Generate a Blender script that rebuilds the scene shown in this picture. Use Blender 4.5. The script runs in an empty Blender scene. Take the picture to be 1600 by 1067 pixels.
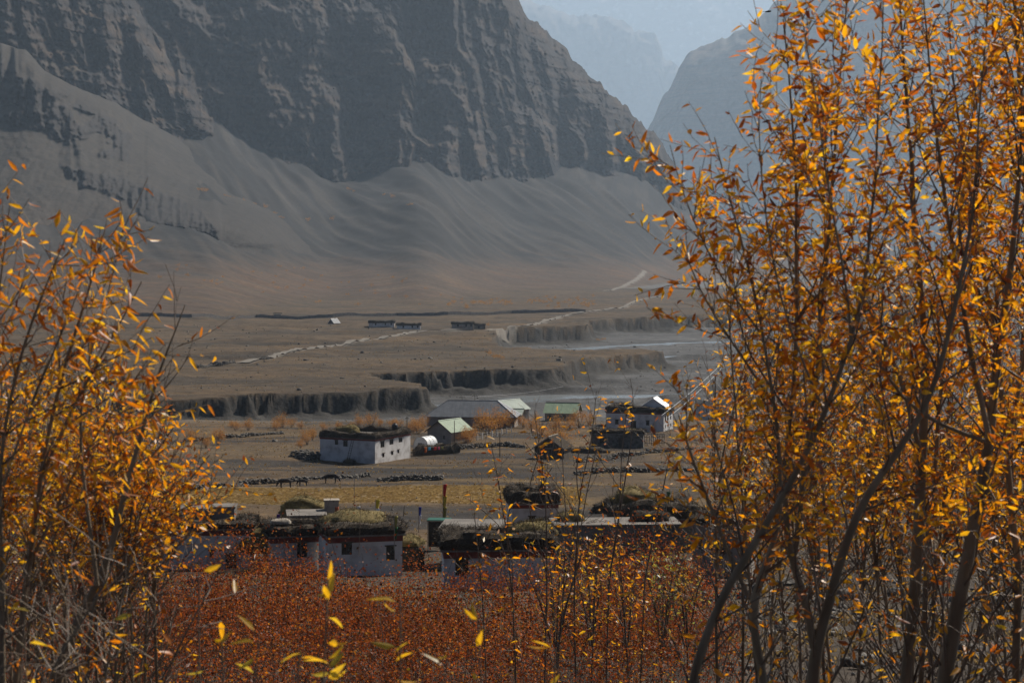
import bpy, math, random
import numpy as np
from mathutils import Vector, Matrix

# ------------------------------------------------------------------ camera, sky, sun, exposure
F, CX, HY = 3000.0, 800.0, 400.0          # focal length and horizon, in pixels of a 1600 x 1067 frame
SUN_AZ, SUN_EL = math.radians(46), math.radians(47)
scene = bpy.context.scene
col = scene.collection

cam_data = bpy.data.cameras.new("camera")
cam = bpy.data.objects.new("camera", cam_data)
col.objects.link(cam)
cam_data.sensor_width = 36.0
cam_data.lens = F * 36.0 / 1600.0
cam_data.shift_y = -(533.5 - HY) / 1600.0
cam_data.clip_start = 0.2
cam_data.clip_end = 60000.0
cam.location = (0, 0, 0)
cam.rotation_euler = (math.radians(90), 0, 0)
cam_data.dof.use_dof = True
cam_data.dof.focus_distance = 120.0
cam_data.dof.aperture_fstop = 9.0
scene.camera = cam

world = bpy.data.worlds.new("World")
scene.world = world
world.use_nodes = True
wn = world.node_tree
bg = wn.nodes["Background"]
sky = wn.nodes.new("ShaderNodeTexSky")
sky.sky_type = 'NISHITA'
sky.sun_disc = False
sky.sun_elevation = SUN_EL
sky.sun_rotation = SUN_AZ
sky.altitude = 3500
sky.air_density = 0.45
sky.dust_density = 0.3
wn.links.new(sky.outputs[0], bg.inputs[0])
bg.inputs[1].default_value = 0.05

sun_data = bpy.data.lights.new("sun", 'SUN')
sun_data.energy = 5.0
sun_data.angle = math.radians(0.53)
sun_data.color = (1.0, 0.93, 0.83)
sun = bpy.data.objects.new("sun", sun_data)
col.objects.link(sun)
SUN = Vector((math.sin(SUN_AZ) * math.cos(SUN_EL), math.cos(SUN_AZ) * math.cos(SUN_EL), math.sin(SUN_EL)))
sun.rotation_euler = SUN.to_track_quat('Z', 'Y').to_euler()
sun.location = (200, 200, 300)

scene.view_settings.view_transform = 'Standard'
scene.view_settings.look = 'None'
scene.view_settings.gamma = 1.0
scene.view_settings.exposure = 0.55
scene.render.engine = 'CYCLES'
scene.cycles.use_denoising = True
scene.cycles.max_bounces = 6
scene.cycles.diffuse_bounces = 3
scene.cycles.glossy_bounces = 2
scene.cycles.transmission_bounces = 4
scene.cycles.volume_bounces = 1
scene.cycles.transparent_max_bounces = 6

rnd = random.Random(7)
rng = np.random.default_rng(11)
HAZE_DENSITY = 0.000052

# ------------------------------------------------------------------ noise
_perm = np.random.default_rng(3).permutation(256).astype(np.int32)
_perm = np.concatenate([_perm, _perm, _perm])
_g = np.array([[1,1,0],[-1,1,0],[1,-1,0],[-1,-1,0],[1,0,1],[-1,0,1],[1,0,-1],[-1,0,-1],
               [0,1,1],[0,-1,1],[0,1,-1],[0,-1,-1],[1,1,0],[-1,1,0],[0,-1,1],[0,-1,-1]], np.float32)

def noise3(x, y, z=0.0):
    x = np.asarray(x, np.float64); y = np.asarray(y, np.float64)
    z = np.asarray(z, np.float64) + np.zeros_like(x)
    y = y + np.zeros_like(x); x = x + np.zeros_like(y)
    xi = np.floor(x); yi = np.floor(y); zi = np.floor(z)
    fx = (x - xi).astype(np.float32); fy = (y - yi).astype(np.float32); fz = (z - zi).astype(np.float32)
    xi = xi.astype(np.int64) & 255; yi = yi.astype(np.int64) & 255; zi = zi.astype(np.int64) & 255
    u = fx*fx*fx*(fx*(fx*6-15)+10); v = fy*fy*fy*(fy*(fy*6-15)+10); w = fz*fz*fz*(fz*(fz*6-15)+10)
    def gr(i, j, k, a, b, c):
        h = _perm[_perm[_perm[(xi+i) & 255] + ((yi+j) & 255)] + ((zi+k) & 255)] & 15
        g = _g[h]
        return g[..., 0]*a + g[..., 1]*b + g[..., 2]*c
    x00 = gr(0,0,0,fx,fy,fz); x00 += u*(gr(1,0,0,fx-1,fy,fz)-x00)
    x10 = gr(0,1,0,fx,fy-1,fz); x10 += u*(gr(1,1,0,fx-1,fy-1,fz)-x10)
    x01 = gr(0,0,1,fx,fy,fz-1); x01 += u*(gr(1,0,1,fx-1,fy,fz-1)-x01)
    x11 = gr(0,1,1,fx,fy-1,fz-1); x11 += u*(gr(1,1,1,fx-1,fy-1,fz-1)-x11)
    x00 += v*(x10-x00); x01 += v*(x11-x01)
    return x00 + w*(x01-x00)

def fbm(x, y, z=0.0, octaves=4, gain=0.5):
    s = 0.0; a = 1.0; f = 1.0
    for i in range(octaves):
        s = s + a*noise3(x*f+i*17.3, y*f+i*9.1, z*f+i*5.7); a *= gain; f *= 2.03
    return s

def ridged(x, y, z=0.0, octaves=4, gain=0.5):
    s = 0.0; a = 1.0; f = 1.0
    for i in range(octaves):
        s = s + a*(1.0-2.2*np.abs(noise3(x*f+i*31.3, y*f+i*7.1, z*f+i*3.7))); a *= gain; f *= 2.07
    return s

def sstep(a, b, x):
    t = np.clip((x-a)/(b-a), 0, 1)
    return t*t*(3-2*t)

def PT(px, py, d):
    return Vector(((px-CX)/F*d, d, (HY-py)/F*d))

# ------------------------------------------------------------------ materials
def nodes_of(m):
    m.use_nodes = True
    nt = m.node_tree
    return nt, nt.nodes, nt.links, nt.nodes["Principled BSDF"]

def mat_noise(name, c1, c2, scale=5.0, rough=0.85, bump=0.0, bscale=None, detail=6.0, stretch=None, coord='Object',
              spec=0.3, bdist=0.05, c3=None):
    m = bpy.data.materials.new(name)
    nt, N, L, b = nodes_of(m)
    tc = N.new("ShaderNodeTexCoord")
    src = tc.outputs[coord]
    if stretch:
        mp = N.new("ShaderNodeMapping"); mp.inputs['Scale'].default_value = stretch
        L.new(src, mp.inputs[0]); src = mp.outputs[0]
    n1 = N.new("ShaderNodeTexNoise"); n1.inputs['Scale'].default_value = scale; n1.inputs['Detail'].default_value = detail
    L.new(src, n1.inputs['Vector'])
    cr = N.new("ShaderNodeValToRGB")
    cr.color_ramp.elements[0].position = 0.32; cr.color_ramp.elements[1].position = 0.68
    cr.color_ramp.elements[0].color = (*c1, 1); cr.color_ramp.elements[1].color = (*c2, 1)
    if c3:
        e = cr.color_ramp.elements.new(0.5); e.color = (*c3, 1)
    L.new(n1.outputs[0], cr.inputs[0]); L.new(cr.outputs[0], b.inputs['Base Color'])
    b.inputs['Roughness'].default_value = rough
    b.inputs['Specular IOR Level'].default_value = spec
    if bump:
        n2 = N.new("ShaderNodeTexNoise"); n2.inputs['Scale'].default_value = bscale or scale*4; n2.inputs['Detail'].default_value = 5
        L.new(src, n2.inputs['Vector'])
        bp = N.new("ShaderNodeBump"); bp.inputs['Strength'].default_value = bump; bp.inputs['Distance'].default_value = bdist
        L.new(n2.outputs[0], bp.inputs['Height']); L.new(bp.outputs[0], b.inputs['Normal'])
    return m

def mat_terrain(name, scales=(0.02, 0.25, 2.0), bump=0.6, bdist=0.6, bscale=0.6, amount=0.55, strata=False, rough=0.92):
    """vertex colour (the ground's own colour) broken up by three sizes of noise, and fine relief"""
    m = bpy.data.materials.new(name)
    nt, N, L, b = nodes_of(m)
    at = N.new("ShaderNodeVertexColor"); at.layer_name = "Col"
    geo = N.new("ShaderNodeNewGeometry")
    cur = at.outputs[0]
    for i, s in enumerate(scales):
        n = N.new("ShaderNodeTexNoise"); n.inputs['Scale'].default_value = s; n.inputs['Detail'].default_value = 5
        L.new(geo.outputs['Position'], n.inputs['Vector'])
        mr = N.new("ShaderNodeMapRange")
        mr.inputs['From Min'].default_value = 0.3; mr.inputs['From Max'].default_value = 0.7
        mr.inputs['To Min'].default_value = 1-amount*(1.0 if i else 0.7); mr.inputs['To Max'].default_value = 1+amount*(1.0 if i else 0.7)
        L.new(n.outputs[0], mr.inputs[0])
        mx = N.new("ShaderNodeVectorMath"); mx.operation = 'SCALE'
        L.new(cur, mx.inputs[0]); L.new(mr.outputs[0], mx.inputs['Scale'])
        cur = mx.outputs[0]
    if strata:
        mp = N.new("ShaderNodeMapping"); mp.inputs['Scale'].default_value = (0.0035, 0.0035, 0.035); mp.inputs['Rotation'].default_value = (0.1, 0.12, 0)
        L.new(geo.outputs['Position'], mp.inputs[0])
        n = N.new("ShaderNodeTexNoise"); n.inputs['Scale'].default_value = 1.0; n.inputs['Detail'].default_value = 6
        L.new(mp.outputs[0], n.inputs['Vector'])
        cr = N.new("ShaderNodeValToRGB")
        e = cr.color_ramp.elements
        e[0].position = 0.36; e[0].color = (0.62, 0.62, 0.68, 1); e[1].position = 0.66; e[1].color = (1.0, 0.98, 0.95, 1)
        k = e.new(0.5); k.color = (1.25, 1.06, 0.88, 1)
        k = e.new(0.57); k.color = (0.8, 0.78, 0.8, 1)
        L.new(n.outputs[0], cr.inputs[0])
        mx = N.new("ShaderNodeVectorMath"); mx.operation = 'MULTIPLY'
        L.new(cur, mx.inputs[0]); L.new(cr.outputs[0], mx.inputs[1]); cur = mx.outputs[0]
    L.new(cur, b.inputs['Base Color'])
    b.inputs['Roughness'].default_value = rough
    b.inputs['Specular IOR Level'].default_value = 0.2
    n2 = N.new("ShaderNodeTexNoise"); n2.inputs['Scale'].default_value = bscale; n2.inputs['Detail'].default_value = 8; n2.inputs['Roughness'].default_value = 0.65
    L.new(geo.outputs['Position'], n2.inputs['Vector'])
    bp = N.new("ShaderNodeBump"); bp.inputs['Strength'].default_value = bump; bp.inputs['Distance'].default_value = bdist
    L.new(n2.outputs[0], bp.inputs['Height']); L.new(bp.outputs[0], b.inputs['Normal'])
    return m

# ------------------------------------------------------------------ mesh helpers
def mesh_from(name, verts, faces, mat=None, smooth=False, colors=None):
    """verts (n,3) array, faces: (m,3|4) array or list"""
    me = bpy.data.meshes.new(name)
    verts = np.asarray(verts, np.float32)
    if isinstance(faces, np.ndarray):
        k = faces.shape[1]
        me.vertices.add(len(verts)); me.vertices.foreach_set("co", verts.ravel())
        me.loops.add(faces.size); me.loops.foreach_set("vertex_index", faces.astype(np.int32).ravel())
        me.polygons.add(len(faces)); me.polygons.foreach_set("loop_start", np.arange(0, faces.size, k, dtype=np.int32))
        me.update(calc_edges=True)
    else:
        me.from_pydata([tuple(v) for v in verts], [], faces)
    if colors is not None:
        a = me.color_attributes.new("Col", 'FLOAT_COLOR', 'POINT')
        c4 = np.ones((len(verts), 4), np.float32); c4[:, :3] = colors
        a.data.foreach_set("color", c4.ravel())
    if smooth:
        me.polygons.foreach_set("use_smooth", np.ones(len(me.polygons), bool))
    if mat: me.materials.append(mat)
    me.validate()
    return me

def add(name, me, parent=None, loc=None, rotz=None, **props):
    o = bpy.data.objects.new(name, me)
    col.objects.link(o)
    if parent is not None: o.parent = parent
    if loc is not None: o.location = loc
    if rotz is not None: o.rotation_euler = (0, 0, rotz)
    for k, v in props.items():
        if v is not None: o[k] = v
    return o

def grid_faces(nr, nc):
    i = np.arange(nr*nc).reshape(nr, nc)
    return np.stack([i[:-1, :-1], i[:-1, 1:], i[1:, 1:], i[1:, :-1]], -1).reshape(-1, 4)

# ------------------------------------------------------------------ the shape of the ground
PRO_D = [-20, 0, 4, 9, 15, 25, 40, 60, 90, 120, 150, 165, 200, 260, 320, 380, 450, 490, 520, 540, 1200, 9000]
PRO_Z = [-1.5, -1.7, -2.9, -4.4, -5.6, -6.9, -8.8, -11.9, -16.6, -21.2, -25.4, -26.3, -28.3, -31.5, -34.3, -36.8, -39.6, -42, -45.3, -47.0, -49.5, -50]
_p = [-600, 0, 250, 330, 412, 470, 525, 560, 610, 650, 692, 720, 800, 850, 900, 945, 985, 1030, 1060, 1200, 1400, 2200]
_d = [1000, 1080, 1085, 1130, 1383, 1560, 1688, 1640, 1600, 1519, 1600, 1741, 1997, 2060, 2095, 2205, 2298, 2593, 2778, 3600, 4300, 5200]
D0_P = np.arange(-600, 2201, 10.0)
D0_D = np.interp(D0_P, _p, _d)
for _ in range(3): D0_D[1:-1] = (D0_D[:-2]+2*D0_D[1:-1]+D0_D[2:])/4

DM_P = [-600, 500, 900, 1060, 1090, 1180, 1300, 2200]
DM_D = [2600, 2300, 2000, 1650, 1480, 1050, 700, 500]

def fan_z(px, D):
    d = np.maximum(D - np.interp(px, D0_P, D0_D), 0)
    d = np.minimum(d, np.interp(px, DM_P, DM_D))
    return -39.3 + 0.025*d + 0.00005*d*d

def fan_r(px, y):
    """distance at which the fan, seen along pixel column px, shows at picture row y"""
    D = np.linspace(900, 9000, 1600)
    out = np.empty_like(np.asarray(px, float)*1.0)
    px = np.asarray(px, float); y = np.asarray(y, float) + 0*px
    for i in range(px.size):
        yy = HY - F*fan_z(px.flat[i], D)/D
        k = int(np.argmin(yy)); out.flat[i] = np.interp(-y.flat[i], -yy[:k+1], D[:k+1])
    return out

TERR = [(-900,498),(0,507),(150,515),(260,528),(330,534),(400,546),(460,550),(520,558),(600,566),(640,570),(655,577),(650,592),
        (620,603),(585,618),(556,636),(580,646),(640,653),(740,662),(800,668),(850,671),(876,690),(900,724),(940,750),(1000,772),
        (1030,790),(1000,806),(930,800),(870,812),(800,835),(765,868),(752,905),(766,950),(772,1000),(764,1030),(800,1052),(860,1068),
        (908,1082),(918,1130),(912,1172),(950,1205),(1010,1235),(1060,1262),(1150,1310),(1300,1400),(2400,1900),(2400,9000),(-900,9000)]
TERR_XY = np.array([((p-CX)/F*d, d) for p, d in TERR])
RIVERS = [[(560,596),(640,598),(700,604),(750,616),(820,640),(900,648),(1000,650),(1200,655),(1700,672)],
          [(780,862),(845,868),(900,892),(980,905),(1060,930),(1200,960),(1700,1010)],
          [(730,1000),(800,985),(880,1000),(960,1040),(1060,1090),(1200,1120),(1700,1200)]]
RIVER_W = [21, 22, 14]
RIV_XY = [np.array([((p-CX)/F*d, d) for p, d in r]) for r in RIVERS]

def seg_dist(X, Y, pts, closed=False):
    best = np.full(X.shape, 1e9); n = len(pts)
    for i in range(n if closed else n-1):
        a = pts[i]; b = pts[(i+1) % n]
        ex, ey = b-a; l2 = ex*ex+ey*ey
        t = np.clip(((X-a[0])*ex+(Y-a[1])*ey)/l2, 0, 1)
        best = np.minimum(best, (X-a[0]-t*ex)**2+(Y-a[1]-t*ey)**2)
    return np.sqrt(best)

def inside(X, Y, pts):
    r = np.zeros(X.shape, bool); n = len(pts)
    for i in range(n):
        x1, y1 = pts[i]; x2, y2 = pts[(i+1) % n]
        if y1 == y2: continue
        c = ((y1 > Y) != (y2 > Y)) & (X < (x2-x1)*(Y-y1)/(y2-y1)+x1)
        r ^= c
    return r

def ground_parts(X, Y):
    X = np.asarray(X, np.float64); Y = np.asarray(Y, np.float64)
    D = np.maximum(Y, 1.0)
    px = CX + F*X/np.maximum(D, 3)
    low = np.interp(Y, PRO_D, PRO_Z)
    # the village slope: uneven, with low field steps
    low = low + 0.5*fbm(X/22, Y/22, 0.3, 3)*sstep(15, 60, Y)*(1-sstep(480, 540, Y)) + 0.10*fbm(X/2.5, Y/2.5, 1.7, 3)
    low = low + 0.9*np.clip(noise3(X/60, Y/26, 4.4), -0.4, 0.4)*sstep(180, 240, Y)*(1-sstep(420, 480, Y))
    # right of the village the slope stands a little higher (rubble bank)
    bed = sstep(520, 560, Y)
    low = low + bed*(0.8*fbm(X/40, Y/18, 2.2, 4) + 0.25*fbm(X/5, Y/5, 9.0, 2))
    riv = np.full(X.shape, 1e9)
    m = (Y > 500) & (Y < 1500)
    if m.any():
        for pts, w in zip(RIV_XY, RIVER_W):
            d = seg_dist(X[m], Y[m], pts) - w/2*(1+0.5*noise3(X[m]/25, Y[m]/25, 3.3))
            riv[m] = np.minimum(riv[m], d)
        low = low - 0.9*(1-sstep(-4, 3, riv))
    # low gravel steps inside the river bed
    low = low + bed*1.8*sstep(0.05, 0.12, noise3(X/140+3.1, Y/60+1.7, 5.5))*sstep(4, 12, riv)
    fan = fan_z(px, D)
    d = np.maximum(D-np.interp(px, D0_P, D0_D), 0)
    s = 0.97*X + 0.30*Y; f = 0.30*X - 0.97*Y
    tal = sstep(250, 1500, d)
    gully = ridged(s/75, f/900, 0.0, 2, 0.6)
    fan = fan + tal*(8.0*gully + 4.0*ridged(s/36, f/500, 3.0, 2, 0.5) + 14*fbm(s/260, f/700, 2.0, 3)) + 1.2*fbm(X/60, Y/60, 7.0, 3)*sstep(600, 900, D)
    fan = fan + 0.8*fbm(X/30, Y/14, 6.0, 4) - 0.6*np.abs(noise3(X/45, Y/16, 8.8))*6*sstep(620, 760, Y)*(1-sstep(1150, 1300, Y))*sstep(0.0, 0.25, noise3(X/120, Y/90, 1.1)+0.1)
    sd = np.full(X.shape, -1e3)
    m = (Y > 430) & (Y < 2100)
    if m.any():
        Xm, Ym = X[m], Y[m]
        dist = seg_dist(Xm, Ym, TERR_XY, True)
        v = np.where(inside(Xm, Ym, TERR_XY), dist, -dist)
        ang = 0.9*Xm + 0.43*Ym
        wp = 0.7*fbm(Xm/34, Ym/34, 7.0, 2)
        v = v + 5.0*noise3(Xm/26, Ym/26, 1.0) + (2.3+1.4*noise3(Xm/22, Ym/22, 5.0))*ridged(Xm/9+0.5*wp, Ym/9-0.5*wp, 4.0, 3) - 1.4
        sd[m] = v
    sd[Y >= 2100] = 1e3
    far_in = (Y >= 2100)
    w_up = 0.12*sstep(-12, -4.0, sd) + 0.14*sstep(-4.5, -2.0, sd) + 0.74*sstep(-1.9, 0.2, sd)
    # the right hand low bank is only a gentle step
    z = low + (fan-low)*w_up
    z = np.where(Y < 430, low, z)
    return z, sd, riv, d, low, px

def ground_z(x, y):
    return float(ground_parts(np.array([x]), np.array([y]))[0][0])

def on_ground(px, py, dmin=20.0, dmax=1600.0):
    """the first place where the ground shows at this pixel"""
    D = np.geomspace(dmin, dmax, max(40, int(math.log(dmax/dmin)/0.006)))
    for _ in range(2):
        X = (px-CX)/F*D
        z = ground_parts(X, D)[0]
        y = HY - F*z/D
        k = np.nonzero(y <= py)[0]
        k = int(k[0]) if len(k) else len(D)-1
        if _ == 0: D = np.linspace(D[max(k-1, 0)], D[k], 14)
    return Vector((X[k], D[k], z[k]))

ROADS = []
def lay_roads():
    for pts, w in (([(372,568),(415,560),(440,553),(500,542),(548,535),(600,528),(650,519),(700,517),(775,516),(800,513),(850,503),(885,494),(930,486),(970,482),(1000,470),(1035,463)], 3.4),
                   ([(945,455),(975,448),(988,441),(1000,432),(1008,424)], 4.5)):
        ROADS.append(([on_ground(px, py, dmin=690, dmax=4500) for px, py in pts], w))

def build_ground():
    rows = np.concatenate([np.linspace(-12, 2, 6), np.geomspace(3, 110, 42), np.linspace(112, 420, 140), np.linspace(423, 517, 40),
                           np.linspace(518.5, 690, 205), np.linspace(692, 1300, 200), np.geomspace(1306, 3700, 200), np.geomspace(3740, 7500, 28)])
    u = np.linspace(-1, 1, 560)
    W = 0.35*np.maximum(rows, 0)+20
    X = W[:, None]*u[None, :]
    Y = np.repeat(rows[:, None], len(u), 1)
    z, sd, riv, d, low, px = ground_parts(X.ravel(), Y.ravel())
    X = X.ravel(); Y = Y.ravel()
    n = len(X)
    c = np.empty((n, 3), np.float32)
    def paint(mask, rgb):
        mk = np.asarray(mask, np.float32)[:, None]
        c[:] = c*(1-mk) + mk*np.array(rgb, np.float32)
    c[:] = (0.09, 0.066, 0.045)
    n1 = fbm(X/35, Y/12, 3.0, 4)
    n2 = fbm(X/160, Y/45, 6.0, 3)
    # fields below the village: stubble gold and ploughed dark, in long strips
    fields = sstep(172, 185, Y)*(1-sstep(470, 505, Y))
    strip = noise3(X/70+0.6, (Y+0.12*X)/14, 12.0)
    paint(fields, (0.135, 0.085, 0.042))
    paint(fields*sstep(0.02, 0.12, strip), (0.050, 0.038, 0.029))
    py = HY-F*z/np.maximum(Y, 5)
    paint(sstep(228, 233, Y)*(1-sstep(262, 266, Y+0.06*X))*sstep(-58, -48, X)*(1-sstep(4, 12, X)), (0.30, 0.205, 0.092))
    paint(sstep(205, 209, Y)*(1-sstep(224, 228, Y))*sstep(-22, -15, X), (0.045, 0.035, 0.027))
    paint(sstep(276, 280, Y)*(1-sstep(305, 309, Y))*sstep(-34, -28, X)*(1-sstep(4, 14, X)), (0.048, 0.037, 0.029))
    paint(sstep(455, 480, Y)*(1-sstep(520, 530, Y)), (0.15, 0.115, 0.082))
    for (y0, y1, x0, x1, rgb) in ((186,203,-60,-14,(0.21,0.135,0.055)),(203,206,-60,40,(0.04,0.03,0.022)),(266,270,-60,30,(0.04,0.03,0.023)),(270,276,-20,16,(0.20,0.13,0.055)),(309,314,-36,20,(0.16,0.105,0.048)),
                                  (226,246,2,40,(0.16,0.105,0.048)),(250,262,6,46,(0.05,0.038,0.028)),(285,300,10,44,(0.15,0.098,0.046)),(318,345,2,20,(0.055,0.042,0.03)),(345,352,-24,30,(0.17,0.11,0.05)),(360,378,-10,20,(0.16,0.10,0.046)),
                                  (388,394,-70,-12,(0.05,0.038,0.028)),(398,420,-70,-20,(0.15,0.10,0.05)),(425,440,-80,0,(0.06,0.046,0.034)),(330,372,-80,-36,(0.14,0.092,0.046)),(290,320,-60,-38,(0.06,0.046,0.034))):
        yw = Y+0.10*X+2.5*noise3(X/18, Y/40, y0*0.1)
        paint(sstep(y0, y0+1.2, yw)*(1-sstep(y1-1.2, y1, yw))*sstep(x0, x0+4, X)*(1-sstep(x1-4, x1, X)), rgb)
    paint(sstep(0.05, 0.35, n1)*0.35*fields, (0.17, 0.11, 0.052))
    bed = sstep(515, 540, Y)*(1-sstep(-9, -2, sd))
    paint(bed, (0.105, 0.100, 0.096))
    paint(bed*sstep(0.0, 0.4, n1)*0.6, (0.17, 0.163, 0.158))
    paint(bed*(1-sstep(-1, 3, riv)), (0.10, 0.10, 0.10))
    terr = sstep(-1.0, 0.6, sd)*sstep(440, 520, Y)
    paint(terr, (0.112, 0.074, 0.040))
    paint(terr*sstep(-0.05, 0.3, n2), (0.078, 0.056, 0.035))
    paint(terr*sstep(0.1, 0.5, n1)*0.6, (0.15, 0.092, 0.042))
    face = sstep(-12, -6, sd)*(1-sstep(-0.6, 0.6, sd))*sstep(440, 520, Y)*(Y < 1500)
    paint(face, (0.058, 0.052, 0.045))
    fan_w = sstep(20, 200, d)
    paint(fan_w, (0.130, 0.076, 0.042))
    paint(fan_w*sstep(0.0, 0.35, n2)*0.7, (0.150, 0.098, 0.056))
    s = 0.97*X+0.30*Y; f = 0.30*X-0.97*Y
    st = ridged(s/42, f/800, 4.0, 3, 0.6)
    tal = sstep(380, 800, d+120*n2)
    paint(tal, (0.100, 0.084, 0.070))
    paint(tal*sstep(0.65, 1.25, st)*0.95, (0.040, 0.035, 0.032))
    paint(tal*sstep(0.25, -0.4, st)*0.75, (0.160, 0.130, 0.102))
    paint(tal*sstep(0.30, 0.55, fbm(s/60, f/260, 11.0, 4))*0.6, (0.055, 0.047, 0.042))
    paint(fan_w*(1-tal)*sstep(0.15, 0.5, ridged(X/90+0.3*n2, Y/40, 9.0, 4)-0.35)*0.5, (0.075, 0.055, 0.040))
    paint((Y > 2300)*sstep(60, 0, d), (0.17, 0.155, 0.14))
    for P_, w_ in ROADS:
        mk = (Y > 600) & (Y < 4600)
        dd = seg_dist(X[mk], Y[mk], np.array([(p.x, p.y) for p in P_]))
        q = np.zeros(n); q[mk] = 1-sstep(w_*0.35, w_*0.9, dd+0.8*n1[mk])
        paint(q, (0.25, 0.215, 0.175))
    c *= 0.64
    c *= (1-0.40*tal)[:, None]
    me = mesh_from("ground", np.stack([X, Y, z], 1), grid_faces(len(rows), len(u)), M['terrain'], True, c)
    add("ground", me, kind="structure")

# ------------------------------------------------------------------ mountains
def curve(pts):
    a = np.array(pts, float)
    return lambda x: np.interp(x, a[:, 0], a[:, 1])

def sheet(name, pxs, top, bot, rfun, nv, mat, colour, jag=0.0, jscale=14.0, flute=0.0, fs=60.0, mid=0.0, fine=0.0, edge=0.0, edge_w=30.0, strata=0.0):
    nc = len(pxs)
    t = np.asarray([top(x) for x in pxs]) if not isinstance(top, np.ndarray) else top
    t = t + jag*fbm(pxs/jscale, pxs*0+3.3, len(name)*1.3, 4, 0.6)
    b = np.asarray([bot(x) for x in pxs])
    v = np.linspace(0, 1, nv)[:, None]
    y = b[None, :] + (t-b)[None, :]*v
    px = np.repeat(pxs[None, :], nv, 0)
    r = rfun(px, y)
    X = (px-CX)/F*r; Z = (HY-y)/F*r
    seed = len(name)*3.7 + pxs[0]*0.01
    s = 0.6*X + 0.8*r
    if flute:
        wob = 0.55*fbm(X/240, Z/150, seed, 4)
        r = r - flute*ridged(s/fs+wob, Z/(fs*6)+wob, seed, 4, 0.5)
    if mid:
        r = r - mid*fbm(X/(fs*0.45), Z/(fs*0.8), s/(fs*0.5)+seed, 4, 0.55)
    if strata:
        zz = (Z + 0.1*X)/24 + 0.6*fbm(X/220, Z/150, seed, 2)
        r = r + strata*((zz-np.floor(zz))*0.9 + noise3(zz*2.3, X/260, seed))
    if fine:
        r = r - fine*ridged(X/14, Z/22, r/14+seed, 3, 0.6)
    if edge:
        r = r + edge*np.clip(1-(y-t[None, :])/edge_w, 0, 1)**2.2
    X = (px-CX)/F*r; Z = (HY-y)/F*r
    V = np.stack([X, r, Z], -1)
    # the far side, falling away behind the crest
    back = []
    for k, (dr, dz) in enumerate(((40, 6), (120, 60), (350, 260))):
        q = V[-1].copy(); q[:, 1] += dr; q[:, 2] -= dz; q[:, 0] *= (V[-1][:, 1]+dr)/V[-1][:, 1]; back.append(q)
    V = np.concatenate([V, np.stack(back, 0)], 0)
    c = colour(V[..., 0], V[..., 1], V[..., 2], np.concatenate([y, np.repeat(y[-1:], 3, 0)], 0), np.concatenate([px, np.repeat(px[-1:], 3, 0)], 0))
    me = mesh_from(name, V.reshape(-1, 3), grid_faces(nv+3, nc), mat, True, c.reshape(-1, 3))
    return add(name, me, kind="structure")

def rock_colour(base, warm, pale):
    base, warm, pale = (np.array(a, np.float32) for a in (base, warm, pale))
    def f(X, Y, Z, y, px):
        n = fbm(X/160, Z/60, Y/160, 4)[..., None]
        p = fbm(X/50, Z/200, Y/50+9, 3)[..., None]
        c = base + (warm-base)*sstep(-0.05, 0.4, n)
        return c + (pale-c)*sstep(0.2, 0.6, p)*0.7
    return f

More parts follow.
